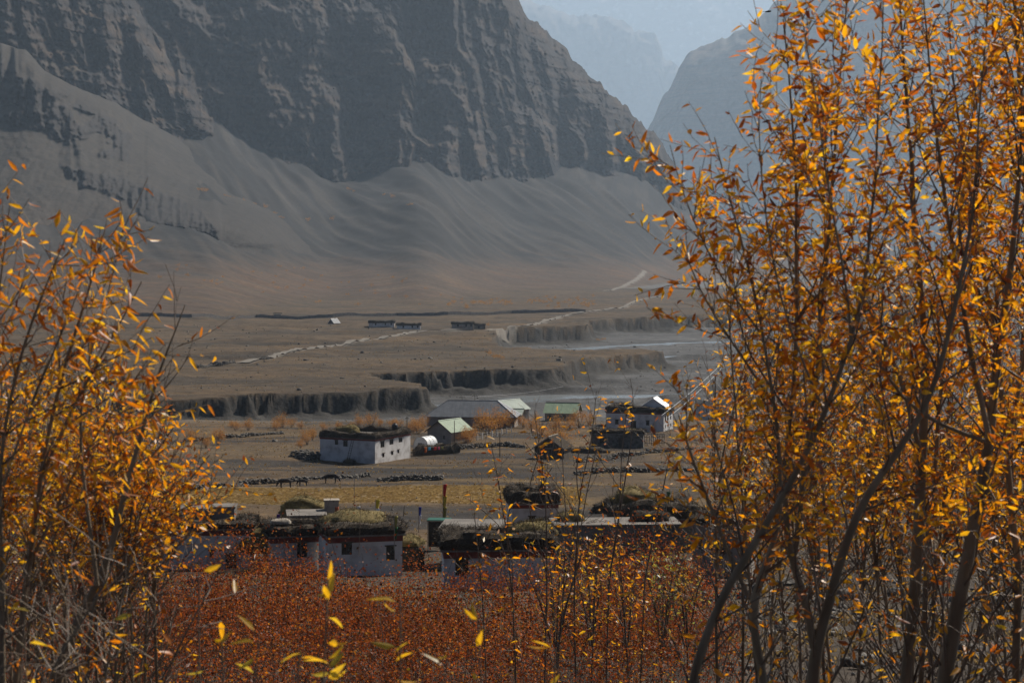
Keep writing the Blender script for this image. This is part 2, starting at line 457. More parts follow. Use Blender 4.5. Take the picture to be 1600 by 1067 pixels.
def build_mountains():
    rc = rock_colour((0.034, 0.029, 0.027), (0.055, 0.042, 0.031), (0.068, 0.058, 0.050))
    rs = rock_colour((0.10, 0.09, 0.08), (0.13, 0.10, 0.08), (0.14, 0.125, 0.11))
    # main massif: three buttresses one behind the other
    def wall(foot, r_over=None, lean=0.62, ledge=None):
        fp = np.array(foot, float)
        rr = fan_r(fp[:, 0], fp[:, 1])
        if r_over:
            for i, v in r_over.items(): rr[i] = v
        def rf(px, y):
            yc = np.interp(px, fp[:, 0], fp[:, 1]); r0 = np.interp(px, fp[:, 0], rr)
            h = (yc-y)
            r = r0 + lean*h
            if ledge: r = r + ledge(px, y)
            return r
        bot = lambda x: float(np.interp(x, fp[:, 0], fp[:, 1]))+34
        return rf, bot
    rf, bot = wall([(600,250),(700,262),(800,285),(875,266),(900,270),(945,275),(985,277),(1030,305),(1060,320),(1090,338),(1130,350)], lean=0.75)
    sheet("mountain_spur_far", np.arange(600, 1128, 1.8), curve([(600,-160),(700,-90),(790,-40),(810,0),(818,18),(832,30),(850,46),(876,68),(890,86),
          (905,106),(925,124),(945,139),(975,164),(1000,190),(1020,205),(1035,226),(1050,250),(1062,272),(1075,297),(1085,318),(1100,338),(1130,358)]),
          bot, rf, 190, M['cliff'], rc, jag=7, jscale=16, flute=48, fs=150, mid=46, fine=8, edge=190, edge_w=55, strata=7)
    rf, bot = wall([(540,262),(600,258),(690,240),(720,262),(800,286),(850,281),(880,268)], lean=0.62)
    sheet("mountain_spur_middle", np.arange(540, 882, 1.8), curve([(540,-130),(600,-60),(640,-10),(657,11),(680,33),(702,56),(730,80),(752,105),(775,130),
          (800,139),(830,150),(850,172),(860,192),(868,228),(880,272)]),
          bot, rf, 170, M['cliff'], rc, jag=9, jscale=14, flute=44, fs=140, mid=42, fine=8, edge=170, edge_w=45, strata=7)
    rf, bot = wall([(180,120),(325,190),(412,236),(450,258),(525,277),(560,264),(625,258),(650,238),(695,242)], {0: 2990}, lean=0.60)
    sheet("mountain_spur_near", np.arange(180, 696, 1.8), curve([(180,-330),(340,-210),(480,-90),(560,-34),(600,0),(622,40),(650,92),(665,130),(680,180),(690,232),(696,262)]),
          bot, rf, 190, M['cliff'], rc, jag=8, jscale=14, flute=60, fs=160, mid=48, fine=8, edge=170, edge_w=48, strata=7)
    # rocky shoulder at the upper left
    rf, bot = wall([(-330,40),(0,90),(150,160),(250,200),(300,206),(330,192),(352,205)], {0: 2450, 1: 2620, 2: 2760, 3: 2880, 4: 2940, 5: 2990, 6: 3060}, lean=0.7)
    sheet("mountain_shoulder", np.arange(-330, 352, 2.0), curve([(-330,-330),(0,-190),(150,-60),(210,0),(240,56),(262,90),(290,126),(318,162),(332,186),(352,222)]),
          bot, rf, 150, M['cliff'], rc, jag=9, jscale=14, flute=45, fs=90, mid=30, fine=7, edge=150, edge_w=60, strata=10)
    # nearer scree slope with two rock outcrops
    c1 = ([(-300,20),(0,97),(30,120),(75,141),(130,166),(205,207)], [(-300,140),(0,188),(70,202),(100,222),(140,240),(205,246)])
    c2 = ([(95,258),(190,279),(205,288),(285,312),(335,348),(343,352)], [(95,262),(130,290),(180,305),(215,330),(240,362),(300,372),(343,386)])
    def slope(px, y):
        """run in metres for each picture row climbed: small on the rock faces"""
        w1 = sstep(-10, 4, y-np.interp(px, *zip(*c1[0])))*sstep(-8, 4, np.interp(px, *zip(*c1[1]))-y)*(1-sstep(200, 212, px))
        w2 = sstep(-6, 4, y-np.interp(px, *zip(*c2[0])))*sstep(-6, 4, np.interp(px, *zip(*c2[1]))-y)*sstep(90, 110, px)*(1-sstep(338, 346, px))
        return w1, w2
    topc = curve([(-330,-40),(0,67),(41,80),(71,112),(116,135),(180,161),(217,184),(262,207),(300,232),(360,285),(440,340),(520,378)])
    pxs = np.arange(-330, 520, 2.2); nv = 165
    botc = lambda x: float(np.interp(x, [-330, 0, 200, 300, 520], [394, 396, 405, 415, 420]))
    t = topc(pxs) + 2.5*fbm(pxs/25, pxs*0, 2.0, 3); b = np.array([botc(x) for x in pxs])
    y = b[None, :]+(t-b)[None, :]*np.linspace(0, 1, nv)[:, None]
    px = np.repeat(pxs[None, :], nv, 0)
    yj = y + 6*fbm(px/22, y/22, 3.1, 3); pj = px + 7*fbm(px/20, y/30, 8.1, 3)
    w1, w2 = slope(pj, yj)
    w1 = w1*sstep(-0.42, -0.12, fbm(px/34, y/24, 6.6, 3))
    rock = np.maximum(w1, w2)
    run = (2.1*(1-rock) + 0.75*rock - 0.55*w2)*(1+0.15*noise3(px/90, y/60, 1.0))
    dy = -np.diff(y, axis=0, prepend=y[:1])
    own = 1900 + 0.1*px + np.cumsum(run*dy, 0)
    cf = np.arange(-330, 541, 35.0); ys = np.arange(-60, 420, 20.0)
    tab = np.stack([fan_r(np.full(len(ys), q), ys) for q in cf], 0)
    gi = np.clip((px+330)/35.0, 0, len(cf)-1.001); gj = np.clip((y+60)/20.0, 0, len(ys)-1.001)
    i0 = gi.astype(int); j0 = gj.astype(int); fi = gi-i0; fj = gj-j0
    rg = (tab[i0, j0]*(1-fi)*(1-fj)+tab[i0+1, j0]*fi*(1-fj)+tab[i0, j0+1]*(1-fi)*fj+tab[i0+1, j0+1]*fi*fj)
    w = 1-sstep(40, 400, px)
    w = np.maximum(w, (1-sstep(335, 490, px))*sstep(290, 375, y))
    r = rg + w*(own-rg) - 10*(1-sstep(380, 500, px))*sstep(418, 385, y) + 6*sstep(480, 515, px)
    r = r + (rg+8-r)*sstep(378, 402, y)*sstep(150, 290, px)
    r = r - rock*(14*ridged(px/16, y/60, 2.0, 4) + 8*fbm(px/7, y/9, 1.0, 3)) - (1-rock)*(4*ridged((px+0.75*y)/41+0.5*fbm(px/90, y/90, 2.0, 2), (px-y)/300, 1.0, 3) + 4*fbm(px/13, y/10, 4.0, 4))
    r = r + 60*np.clip(1-(y-t[None, :])/26, 0, 1)**2
    V = np.stack([(px-CX)/F*r, r, (HY-y)/F*r], -1)
    back = []
    for dr, dz in ((25, 4), (90, 40), (300, 240)):
        q = V[-1].copy(); q[:, 1] += dr; q[:, 2] -= dz; back.append(q)
    V = np.concatenate([V, np.stack(back, 0)], 0)
    rk = np.concatenate([rock, np.repeat(rock[-1:], 3, 0)], 0)[..., None]
    yy = np.concatenate([y, np.repeat(y[-1:], 3, 0)], 0); pp = np.concatenate([px, np.repeat(px[-1:], 3, 0)], 0)
    st = ridged((pp+0.75*yy)/20, (pp-yy)/260, 3.0, 3)[..., None]
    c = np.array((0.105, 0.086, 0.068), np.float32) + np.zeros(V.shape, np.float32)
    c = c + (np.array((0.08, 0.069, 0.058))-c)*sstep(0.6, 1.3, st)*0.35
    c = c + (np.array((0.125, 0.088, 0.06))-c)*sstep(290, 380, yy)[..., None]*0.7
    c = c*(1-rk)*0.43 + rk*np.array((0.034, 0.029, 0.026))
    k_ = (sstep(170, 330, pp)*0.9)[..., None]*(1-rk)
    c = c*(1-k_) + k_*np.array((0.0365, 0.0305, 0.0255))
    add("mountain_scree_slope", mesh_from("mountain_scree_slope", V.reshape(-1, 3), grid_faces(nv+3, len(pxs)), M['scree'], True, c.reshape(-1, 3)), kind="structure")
    # mountains up the valley
    sheet("mountain_across_valley", np.arange(1000, 2120, 4.0), curve([(1000,225),(1018,190),(1030,165),(1050,135),(1060,110),(1070,90),(1080,80),(1110,72),(1140,55),(1160,45),
          (1190,25),(1215,4),(1260,-40),(1400,-130),(2120,-330)]), lambda x: 425.0,
          lambda px, y: 11500 - 1.1*(px-1000) + np.where(y > 350, 0.0, 1.0)*1.2*(350-y) - 9*np.maximum(y-330, 0), 110, M['cliff'], rs, jag=6, jscale=15, flute=130, fs=330, mid=50, fine=8, edge=250, edge_w=40, strata=10)
    sheet("mountain_up_valley", np.arange(690, 1160, 3.5), curve([(690,-60),(780,-30),(822,0),(856,11),(890,24),(920,24),(969,28),(984,37),(991,47),(1025,52),(1032,71),(1037,90),(1059,101),(1090,120),(1160,150)]),
          lambda x: 400.0, lambda px, y: 23000 + 4*(400-y), 90, M['cliff'], rs, jag=5, jscale=12, flute=380, fs=1000, mid=140, fine=0, edge=400, edge_w=30, strata=0)
    sheet("mountain_snow_peak", np.arange(560, 1500, 5.0), curve([(560,-30),(800,-26),(900,-22),(1000,-30),(1100,-24),(1250,-18),(1500,-10)]),
          lambda x: 380.0, lambda px, y: 32000 + 6*(380-y), 100, M['cliff'], rock_colour((0.16, 0.15, 0.145), (0.2, 0.17, 0.14), (0.62, 0.63, 0.66)), jag=8, jscale=40, flute=500, fs=1100, mid=200, fine=0, strata=0)

# ------------------------------------------------------------------ haze
def build_haze():
    x0, x1, y0, y1, z0, z1 = -11000, 12000, -200, 37500, -62, 5050
    v = [(x, y, z) for x in (x0, x1) for y in (y0, y1) for z in (z0, z1)]
    f = [(0,1,3,2),(4,6,7,5),(0,4,5,1),(2,3,7,6),(0,2,6,4),(1,5,7,3)]
    m = bpy.data.materials.new("haze")
    m.use_nodes = True
    nt = m.node_tree
    for n in list(nt.nodes):
        if n.type != 'OUTPUT_MATERIAL': nt.nodes.remove(n)
    out = [n for n in nt.nodes if n.type == 'OUTPUT_MATERIAL'][0]
    pv = nt.nodes.new("ShaderNodeVolumePrincipled")
    pv.inputs['Color'].default_value = (0.64, 0.81, 1.0, 1)
    pv.inputs['Density'].default_value = HAZE_DENSITY
    pv.inputs['Anisotropy'].default_value = 0.25
    nt.links.new(pv.outputs[0], out.inputs['Volume'])
    add("haze", mesh_from("haze", v, f, m), kind="stuff", label="thin pale blue haze filling the valley air", category="haze")

M = {}
M['terrain'] = mat_terrain("ground", (0.018, 0.21, 1.3), bump=0.7, bdist=0.5, bscale=0.9, amount=0.30)
M['cliff'] = mat_terrain("cliff_rock", (0.008, 0.05, 0.25), bump=0.9, bdist=7.0, bscale=0.06, amount=0.28, strata=True)
M['scree'] = mat_terrain("scree", (0.012, 0.08, 0.5), bump=0.7, bdist=2.0, bscale=0.2, amount=0.24)

# ------------------------------------------------------------------ more materials
M['whitewash'] = mat_noise("whitewash", (0.40, 0.365, 0.335), (0.66, 0.63, 0.60), 0.7, 0.95, 0.4, 6, c3=(0.60, 0.57, 0.54), bdist=0.03)
M['mud'] = mat_noise("mud_plaster", (0.13, 0.115, 0.10), (0.21, 0.185, 0.16), 0.8, 0.95, 0.5, 7, bdist=0.04)
M['palemud'] = mat_noise("pale_mud_plaster", (0.24, 0.20, 0.165), (0.34, 0.29, 0.245), 0.8, 0.95, 0.5, 7, bdist=0.04)
M['concrete'] = mat_noise("concrete", (0.20, 0.195, 0.185), (0.30, 0.29, 0.275), 1.2, 0.9, 0.3, 12, bdist=0.02)
M['redband'] = mat_noise("red_ochre_band", (0.14, 0.030, 0.020), (0.22, 0.052, 0.032), 2.5, 0.9, 0.3, 15, bdist=0.02)
M['brush'] = mat_noise("brushwood", (0.035, 0.026, 0.018), (0.085, 0.062, 0.040), 6, 0.95, 0.9, 30, stretch=(1, 1, 4), bdist=0.06)
M['hay'] = mat_noise("hay", (0.12, 0.082, 0.032), (0.25, 0.17, 0.065), 5, 0.95, 0.9, 30, c3=(0.16, 0.125, 0.045), bdist=0.06)
M['darkpane'] = mat_noise("dark_glass", (0.012, 0.012, 0.013), (0.02, 0.02, 0.022), 2, 0.25, spec=0.5)
M['wood'] = mat_noise("weathered_wood", (0.06, 0.042, 0.028), (0.12, 0.088, 0.06), 3, 0.85, 0.4, 14, stretch=(1, 1, 0.15), bdist=0.02)
M['palewood'] = mat_noise("pale_wood", (0.24, 0.20, 0.155), (0.36, 0.31, 0.25), 3, 0.85, 0.3, 14, bdist=0.02)
M['greyroof'] = mat_noise("grey_metal_roof", (0.10, 0.105, 0.115), (0.15, 0.155, 0.165), 0.8, 0.5, 0.1, 5, spec=0.5)
M['palegreen'] = mat_noise("pale_green_metal_roof", (0.20, 0.25, 0.20), (0.28, 0.33, 0.27), 0.7, 0.5, 0.1, 5, spec=0.5)
M['greenroof'] = mat_noise("green_metal_roof", (0.12, 0.19, 0.10), (0.19, 0.27, 0.15), 0.7, 0.5, 0.1, 5, spec=0.5)
M['whitemetal'] = mat_noise("white_metal_sheet", (0.60, 0.60, 0.60), (0.78, 0.78, 0.77), 1.0, 0.45, 0.1, 5, spec=0.5)
M['bluemetal'] = mat_noise("blue_grey_metal_sheet", (0.25, 0.30, 0.36), (0.60, 0.62, 0.64), 1.4, 0.45, 0.1, 5, stretch=(3, 3, 0.1), spec=0.5)
M['plastic'] = mat_noise("greenhouse_film", (0.62, 0.62, 0.60), (0.78, 0.77, 0.74), 1.5, 0.4, 0.2, 6, spec=0.5)
M['stone'] = mat_noise("field_stone", (0.06, 0.052, 0.044), (0.19, 0.17, 0.145), 1.6, 0.9, 0.5, 12, bdist=0.03)
M['tank'] = mat_noise("black_plastic", (0.014, 0.014, 0.016), (0.022, 0.022, 0.024), 3, 0.5)
M['dirtroad'] = mat_noise("pale_dirt_road", (0.13, 0.112, 0.09), (0.20, 0.175, 0.145), 0.3, 0.95, 0.3, 2.0)
M['cowhide'] = mat_noise("dark_hide", (0.02, 0.015, 0.012), (0.05, 0.035, 0.025), 3, 0.8)
M['metal'] = mat_noise("galvanised_metal", (0.20, 0.20, 0.21), (0.32, 0.32, 0.33), 4, 0.5, spec=0.5)
M['feather'] = mat_noise("black_feather", (0.012, 0.012, 0.014), (0.03, 0.03, 0.03), 9, 0.7)
def plain(name, c, rough=0.85):
    c2 = tuple(min(1, k*1.3) for k in c)
    return mat_noise(name, c, c2, 4, rough, 0.15, 20, bdist=0.01)
CLOTH = {k: plain(k+"_cloth", c) for k, c in dict(red=(0.50,0.02,0.015), blue=(0.03,0.05,0.30), white=(0.62,0.61,0.60), yellow=(0.50,0.36,0.03), green=(0.015,0.09,0.035),
         purple=(0.09,0.03,0.16), orange=(0.55,0.12,0.02), pink=(0.55,0.05,0.12), sky=(0.10,0.40,0.55), rust=(0.28,0.07,0.03), teal=(0.012,0.075,0.055), olive=(0.24,0.21,0.05)).items()}

def mat_water():
    m = bpy.data.materials.new("river_water")
    nt, N, L, b = nodes_of(m)
    b.inputs['Base Color'].default_value = (0.19, 0.205, 0.21, 1); b.inputs['Roughness'].default_value = 0.16
    b.inputs['Specular IOR Level'].default_value = 0.6
    geo = N.new("ShaderNodeNewGeometry")
    n = N.new("ShaderNodeTexNoise"); n.inputs['Scale'].default_value = 0.9; n.inputs['Detail'].default_value = 4
    L.new(geo.outputs['Position'], n.inputs['Vector'])
    bp = N.new("ShaderNodeBump"); bp.inputs['Strength'].default_value = 0.5; bp.inputs['Distance'].default_value = 0.25
    L.new(n.outputs[0], bp.inputs['Height']); L.new(bp.outputs[0], b.inputs['Normal'])
    return m
M['water'] = mat_water()

# ------------------------------------------------------------------ builders
class MB:
    def __init__(s): s.v = []; s.f = []
    def quad(s, a, b, c, d):
        n = len(s.v); s.v += [tuple(a), tuple(b), tuple(c), tuple(d)]; s.f.append((n, n+1, n+2, n+3))
    def tri(s, a, b, c):
        n = len(s.v); s.v += [tuple(a), tuple(b), tuple(c)]; s.f.append((n, n+1, n+2))
    def box(s, x0, x1, y0, y1, z0, z1):
        n = len(s.v)
        s.v += [(x, y, z) for x in (x0, x1) for y in (y0, y1) for z in (z0, z1)]
        s.f += [tuple(n+i for i in q) for q in ((0,1,3,2),(4,6,7,5),(0,4,5,1),(2,3,7,6),(0,2,6,4),(1,5,7,3))]
    def prism(s, poly, d):
        """closed polygon (list of 3d points) pushed by vector d"""
        n = len(s.v); k = len(poly); d = Vector(d)
        s.v += [tuple(p) for p in poly] + [tuple(Vector(p)+d) for p in poly]
        s.f += [tuple(n+i for i in range(k))[::-1], tuple(n+k+i for i in range(k))]
        s.f += [(n+i, n+(i+1) % k, n+k+(i+1) % k, n+k+i) for i in range(k)]
    def tube(s, pts, radii, sides=6, cap=True):
        pts = [Vector(p) for p in pts]; n0 = len(s.v)
        for i, p in enumerate(pts):
            t = (pts[min(i+1, len(pts)-1)]-pts[max(i-1, 0)]).normalized()
            a = t.cross(Vector((0.3, 0.9, 0.31))).normalized(); b = t.cross(a)
            r = radii[i] if hasattr(radii, '__len__') else radii
            for k in range(sides):
                w = 2*math.pi*k/sides
                s.v.append(tuple(p+a*(r*math.cos(w))+b*(r*math.sin(w))))
        for i in range(len(pts)-1):
            for k in range(sides):
                s.f.append((n0+i*sides+k, n0+i*sides+(k+1) % sides, n0+(i+1)*sides+(k+1) % sides, n0+(i+1)*sides+k))
        if cap:
            s.f.append(tuple(n0+k for k in range(sides))[::-1]); m = n0+(len(pts)-1)*sides
            s.f.append(tuple(m+k for k in range(sides)))
    def build(s, name, mat, parent=None, smooth=False, **props):
        me = bpy.data.meshes.new(name); me.from_pydata(s.v, [], s.f); me.update()
        if smooth: me.polygons.foreach_set("use_smooth", np.ones(len(me.polygons), bool))
        me.materials.append(mat)
        return add(name, me, parent, **props)

def thing(name, label, cat, loc=(0, 0, 0), rotz=0.0, group=None):
    o = bpy.data.objects.new(name, None); col.objects.link(o)
    o.empty_display_size = 0.3
    o.location = loc; o.rotation_euler = (0, 0, rotz)
    o["label"] = label; o["category"] = cat
    if group: o["group"] = group
    return o

def wall_face(mb, o, u, w, h, holes=(), n=None, depth=0.22):
    """a wall rectangle from o along u (unit, horizontal) with rectangular openings, each with real reveals"""
    o = Vector(o); u = Vector(u); up = Vector((0, 0, 1)); n = n or u.cross(up)
    us = sorted({0, w, *[k for q in holes for k in q[:2]]}); vs = sorted({0, h, *[k for q in holes for k in q[2:4]]})
    for i in range(len(us)-1):
        for j in range(len(vs)-1):
            cu, cv = (us[i]+us[i+1])/2, (vs[j]+vs[j+1])/2
            if any(q[0] < cu < q[1] and q[2] < cv < q[3] for q in holes): continue
            p = lambda a, b: o+u*a+up*b
            mb.quad(p(us[i], vs[j]), p(us[i+1], vs[j]), p(us[i+1], vs[j+1]), p(us[i], vs[j+1]))
    for q in holes:
        p = lambda a, b, d: o+u*a+up*b-n*d
        a, b, c, d = q[:4]
        mb.quad(p(a, c, 0), p(b, c, 0), p(b, c, depth), p(a, c, depth)); mb.quad(p(a, d, depth), p(b, d, depth), p(b, d, 0), p(a, d, 0))
        mb.quad(p(a, c, depth), p(a, d, depth), p(a, d, 0), p(a, c, 0)); mb.quad(p(b, c, 0), p(b, d, 0), p(b, d, depth), p(b, c, depth))

def window_part(parent, o, u, q, n, frame_mat, door=False, mull=1):
    o = Vector(o); u = Vector(u); n = Vector(n); up = Vector((0, 0, 1)); a, b, c, d = q[:4]
    t = 0.055
    def bar(mb, a0, a1, c0, c1, d0, d1):
        p = lambda x, z, y: o+u*x+up*z+n*y
        mb.prism([p(a0, c0, d0), p(a1, c0, d0), p(a1, c1, d0), p(a0, c1, d0)], n*(d1-d0))
    mb = MB()
    bar(mb, a, a+t, c, d, -0.16, -0.06); bar(mb, b-t, b, c, d, -0.16, -0.06)
    bar(mb, a+t, b-t, d-t, d, -0.16, -0.06); bar(mb, a+t, b-t, c, c+t, -0.16, -0.06)
    for k in range(mull):
        x = a+(b-a)*(k+1)/(mull+1); bar(mb, x-0.022, x+0.022, c+t, d-t, -0.15, -0.08)
    bar(mb, a-0.12, b+0.12, d+0.004, d+0.10, -0.10, 0.12)          # lintel
    w = mb.build("door" if door else "window", frame_mat, parent)
    mb = MB()
    if door:
        k = 3; wd = (b-a-2*t)/k
        for i in range(k): bar(mb, a+t+i*wd+0.006, a+t+(i+1)*wd-0.006, c+t, d-t, -0.19, -0.13)
        mb.build("plank_leaf", M['wood'], w)
    else:
        bar(mb, a+t*0.5, b-t*0.5, c+t*0.5, d-t*0.5, -0.20, -0.125)
        mb.build("pane", M['darkpane'], w)

def blades(rg, P, Nn, n, l0, l1, w, up=0.3):
    """n thin two-triangle straws rooted at random points P pointing along the normals Nn and jittered"""
    k = rg.integers(0, len(P), n)
    d = Nn[k] + rg.normal(0, 0.55, (n, 3)); d[:, 2] += up
    d /= np.linalg.norm(d, axis=1)[:, None]
    L = rg.uniform(l0, l1, (n, 1))
    side = np.cross(d, rg.normal(0, 1, (n, 3))); side /= np.linalg.norm(side, axis=1)[:, None]
    a = P[k]-d*0.05
    V = np.stack([a-side*w, a+side*w, a+d*L+side*w*0.4, a+d*L-side*w*0.4], 1).reshape(-1, 3)
    return V, np.arange(4*n).reshape(n, 4)

def heap_mesh(name, w, d, h, seed, mat, rough=0.12, n_blades=500, blade=(0.15, 0.45), bw=0.012, power=3.0, res=(34, 12), droop=0.0):
    """a lumpy stack, squarish when power is high, with straws or twigs standing out of it"""
    nu, nv = res
    th = np.linspace(0, 2*np.pi, nu, endpoint=False); ph = np.linspace(0, np.pi/2, nv)
    T, Pp = np.meshgrid(th, ph)
    c = lambda x: np.sign(x)*np.abs(x)**(2/power)
    X = w/2*c(np.cos(T))*c(np.cos(Pp)); Y = d/2*c(np.sin(T))*c(np.cos(Pp)); Z = h*c(np.sin(Pp))
    k = 1 + rough*2.2*fbm(X*0.9+seed, Y*0.9, Z*1.2+seed, 3)
    X = X*k; Y = Y*k; Z = Z*(1+rough*2.0*fbm(X*0.5, Y*0.5+seed, Z*0+seed, 3))
    Z = Z - droop*(np.abs(X)/(w/2))**2*h*0.3
    V = np.stack([X, Y, Z], -1).reshape(-1, 3)
    i = np.arange(nu*nv).reshape(nv, nu)
    Fq = np.stack([i[:-1], np.roll(i[:-1], -1, 1), np.roll(i[1:], -1, 1), i[1:]], -1).reshape(-1, 4)
    rg = np.random.default_rng(int(seed*10)+3)
    Nn = V/np.array([w*w, d*d, h*h*3]); Nn /= np.linalg.norm(Nn, axis=1)[:, None]+1e-6
    j = rg.integers(0, nu*(nv-1), n_blades*2)
    mix = rg.random((len(j), 1)); P = V[j]*(1-mix)+V[j+nu-1]*mix
    BV, BF = blades(rg, P, Nn[j], n_blades, blade[0], blade[1], bw)
    return mesh_from(name, np.concatenate([V, BV]), np.concatenate([Fq, BF+len(V)]), mat)

_BR = {}
def brush_edge(parent, p0, p1, depth, h, z, seed, mat=None, name="brushwood_parapet", top=None):
    """stacked twigs laid along the edge of a flat roof from p0 to p1"""
    p0 = Vector((*p0, z)); p1 = Vector((*p1, z)); L = (p1-p0).length; u = (p1-p0)/L; v = Vector((-u.y, u.x, 0))
    ns = max(6, int(L/0.35)); prof = [(-0.5, 0), (-0.58, 0.35), (-0.55, 0.72), (-0.36, 0.96), (0.0, 1.03), (0.36, 0.96), (0.52, 0.7), (0.5, 0)]
    V = []; s = np.linspace(0, 1, ns)
    for i, a in enumerate(s):
        e = 1-0.25*max(0, abs(a-0.5)*2-0.85)/0.15
        for (q, zz) in prof:
            V.append((a*L, q*depth*e, zz*h*e))
    V = np.array(V)
    n = fbm(V[:, 0]*0.8+seed*7, V[:, 1]*1.5, V[:, 2]*1.5, 3); n2 = fbm(V[:, 0]*0.35+seed*3, V[:, 1]*0.2, 0.5, 2)
    up = V[:, 2] > 0.01
    V[:, 1] += np.sign(V[:, 1])*n*0.22*up; V[:, 2] += up*(n*0.18*h+n2*0.35*h*(V[:, 2]/h))
    V[:, 0] += n*0.08
    k = len(prof); i = np.arange(ns*k).reshape(ns, k)
    Fq = np.stack([i[:-1, :-1], i[1:, :-1], i[1:, 1:], i[:-1, 1:]], -1).reshape(-1, 4)
    caps = []
    for e in (0, ns-1):
        r = i[e]; caps += [[r[0], r[j], r[j+1], r[j+1]] for j in range(1, k-1)]
    rg = np.random.default_rng(seed+50)
    Nn = np.zeros_like(V); Nn[:, 1] = V[:, 1]/depth*2; Nn[:, 2] = V[:, 2]/h*0.6; Nn[:, 0] = rg.normal(0, 0.4, len(V))
    nb = int(220*L)
    pick = rg.integers(0, len(V)-k-1, nb*2); mixw = rg.random((nb*2, 1)); VV = V[pick]*(1-mixw)+V[pick+rg.choice([1, k, k+1], nb*2)]*mixw
    BV, BF = blades(rg, VV, Nn[pick], nb, 0.10, 0.50, 0.013, up=0.12)
    A = np.concatenate([V, BV]); W = np.array(p0)[None]+A[:, :1]*np.array(u)[None]+A[:, 1:2]*np.array(v)[None]+A[:, 2:]*np.array([[0, 0, 1]])
    fl = [tuple(q) for q in Fq.tolist()] + [tuple(dict.fromkeys(q)) for q in caps] + [tuple(q) for q in (BF+len(V)).tolist()]
    return add(name, mesh_from(name, W, fl, mat or M['brush']), parent)

def flat_house(name, label, loc, rotz, a, b, h, wallmat, front=(), right=(), left=(), band=0.4, brush=1.0, cat="house", sides=(1, 1, 1, 1), skirt=2.0, seed=1,
               brush_depth=1.3, frame='wood', group=None, slab='mud', overhang=0.25):
    t = thing(name, label, cat, loc, rotz, group)
    z = Vector((0, 0, 0))
    mb = MB()
    X, Y = Vector((1, 0, 0)), Vector((0, 1, 0))
    faces = [(Vector((0, 0, 0)), X, a, front), (Vector((a, 0, 0)), Y, b, right), (Vector((a, b, 0)), -X, a, ()), (Vector((0, b, 0)), -Y, b, left)]
    for o, u, w, holes in faces:
        wall_face(mb, o, u, w, h, [q[:4] for q in holes])
        n = u.cross(Vector((0, 0, 1)))
        mb.quad(o-Vector((0, 0, skirt)), o+u*w-Vector((0, 0, skirt)), o+u*w, o)
    mb.quad((0, 0, h), (a, 0, h), (a, b, h), (0, b, h))
    mb.build("wall", wallmat, t)
    for o, u, w, holes in faces:
        n = u.cross(Vector((0, 0, 1)))
        for q in holes: window_part(t, o, u, q, n, M[frame], door=(len(q) > 4 and q[4] == 'door'), mull=1)
    e = 0.05
    if band:
        mb = MB()
        for (x0, x1, y0, y1) in ((-e, a+e, -e, 0.2), (-e, a+e, b-0.2, b+e), (-e, 0.2, 0.202, b-0.202), (a-0.2, a+e, 0.202, b-0.202)):
            mb.box(x0, x1, y0, y1, h+0.003, h+band)
        mb.build("red_band", M['redband'], t)
    mb = MB(); g = overhang
    mb.box(-g, a+g, -g, b+g, h+band+0.004, h+band+0.14)
    mb.build("roof_slab", M[slab], t)
    zt = h+band+0.13
    if brush:
        m = brush_depth*0.35
        if sides[0]: brush_edge(t, (-g, m), (a+g, m), brush_depth, brush, zt, seed)
        if sides[1]: brush_edge(t, (a-m, 0), (a-m, b), brush_depth, brush*0.95, zt, seed+1)
        if sides[2]: brush_edge(t, (a+g, b-m), (-g, b-m), brush_depth, brush*0.9, zt, seed+2)
        if sides[3]: brush_edge(t, (m, b), (m, 0), brush_depth, brush*0.95, zt, seed+3)
    return t, zt

def corrugated(mb, o, u, v, wu, wv, pitch=0.25, amp=0.03):
    """a corrugated sheet: waves along u, straight along v"""
    o = Vector(o); u = Vector(u).normalized(); v = Vector(v).normalized(); n = u.cross(v)
    k = max(4, int(wu/pitch)*4); n0 = len(mb.v)
    for i in range(k+1):
        d = n*(amp*math.sin(2*math.pi*i/4))
        p = o+u*(wu*i/k)+d
        mb.v += [tuple(p), tuple(p+v*wv)]
    for i in range(k): mb.f.append((n0+2*i, n0+2*i+2, n0+2*i+3, n0+2*i+1))

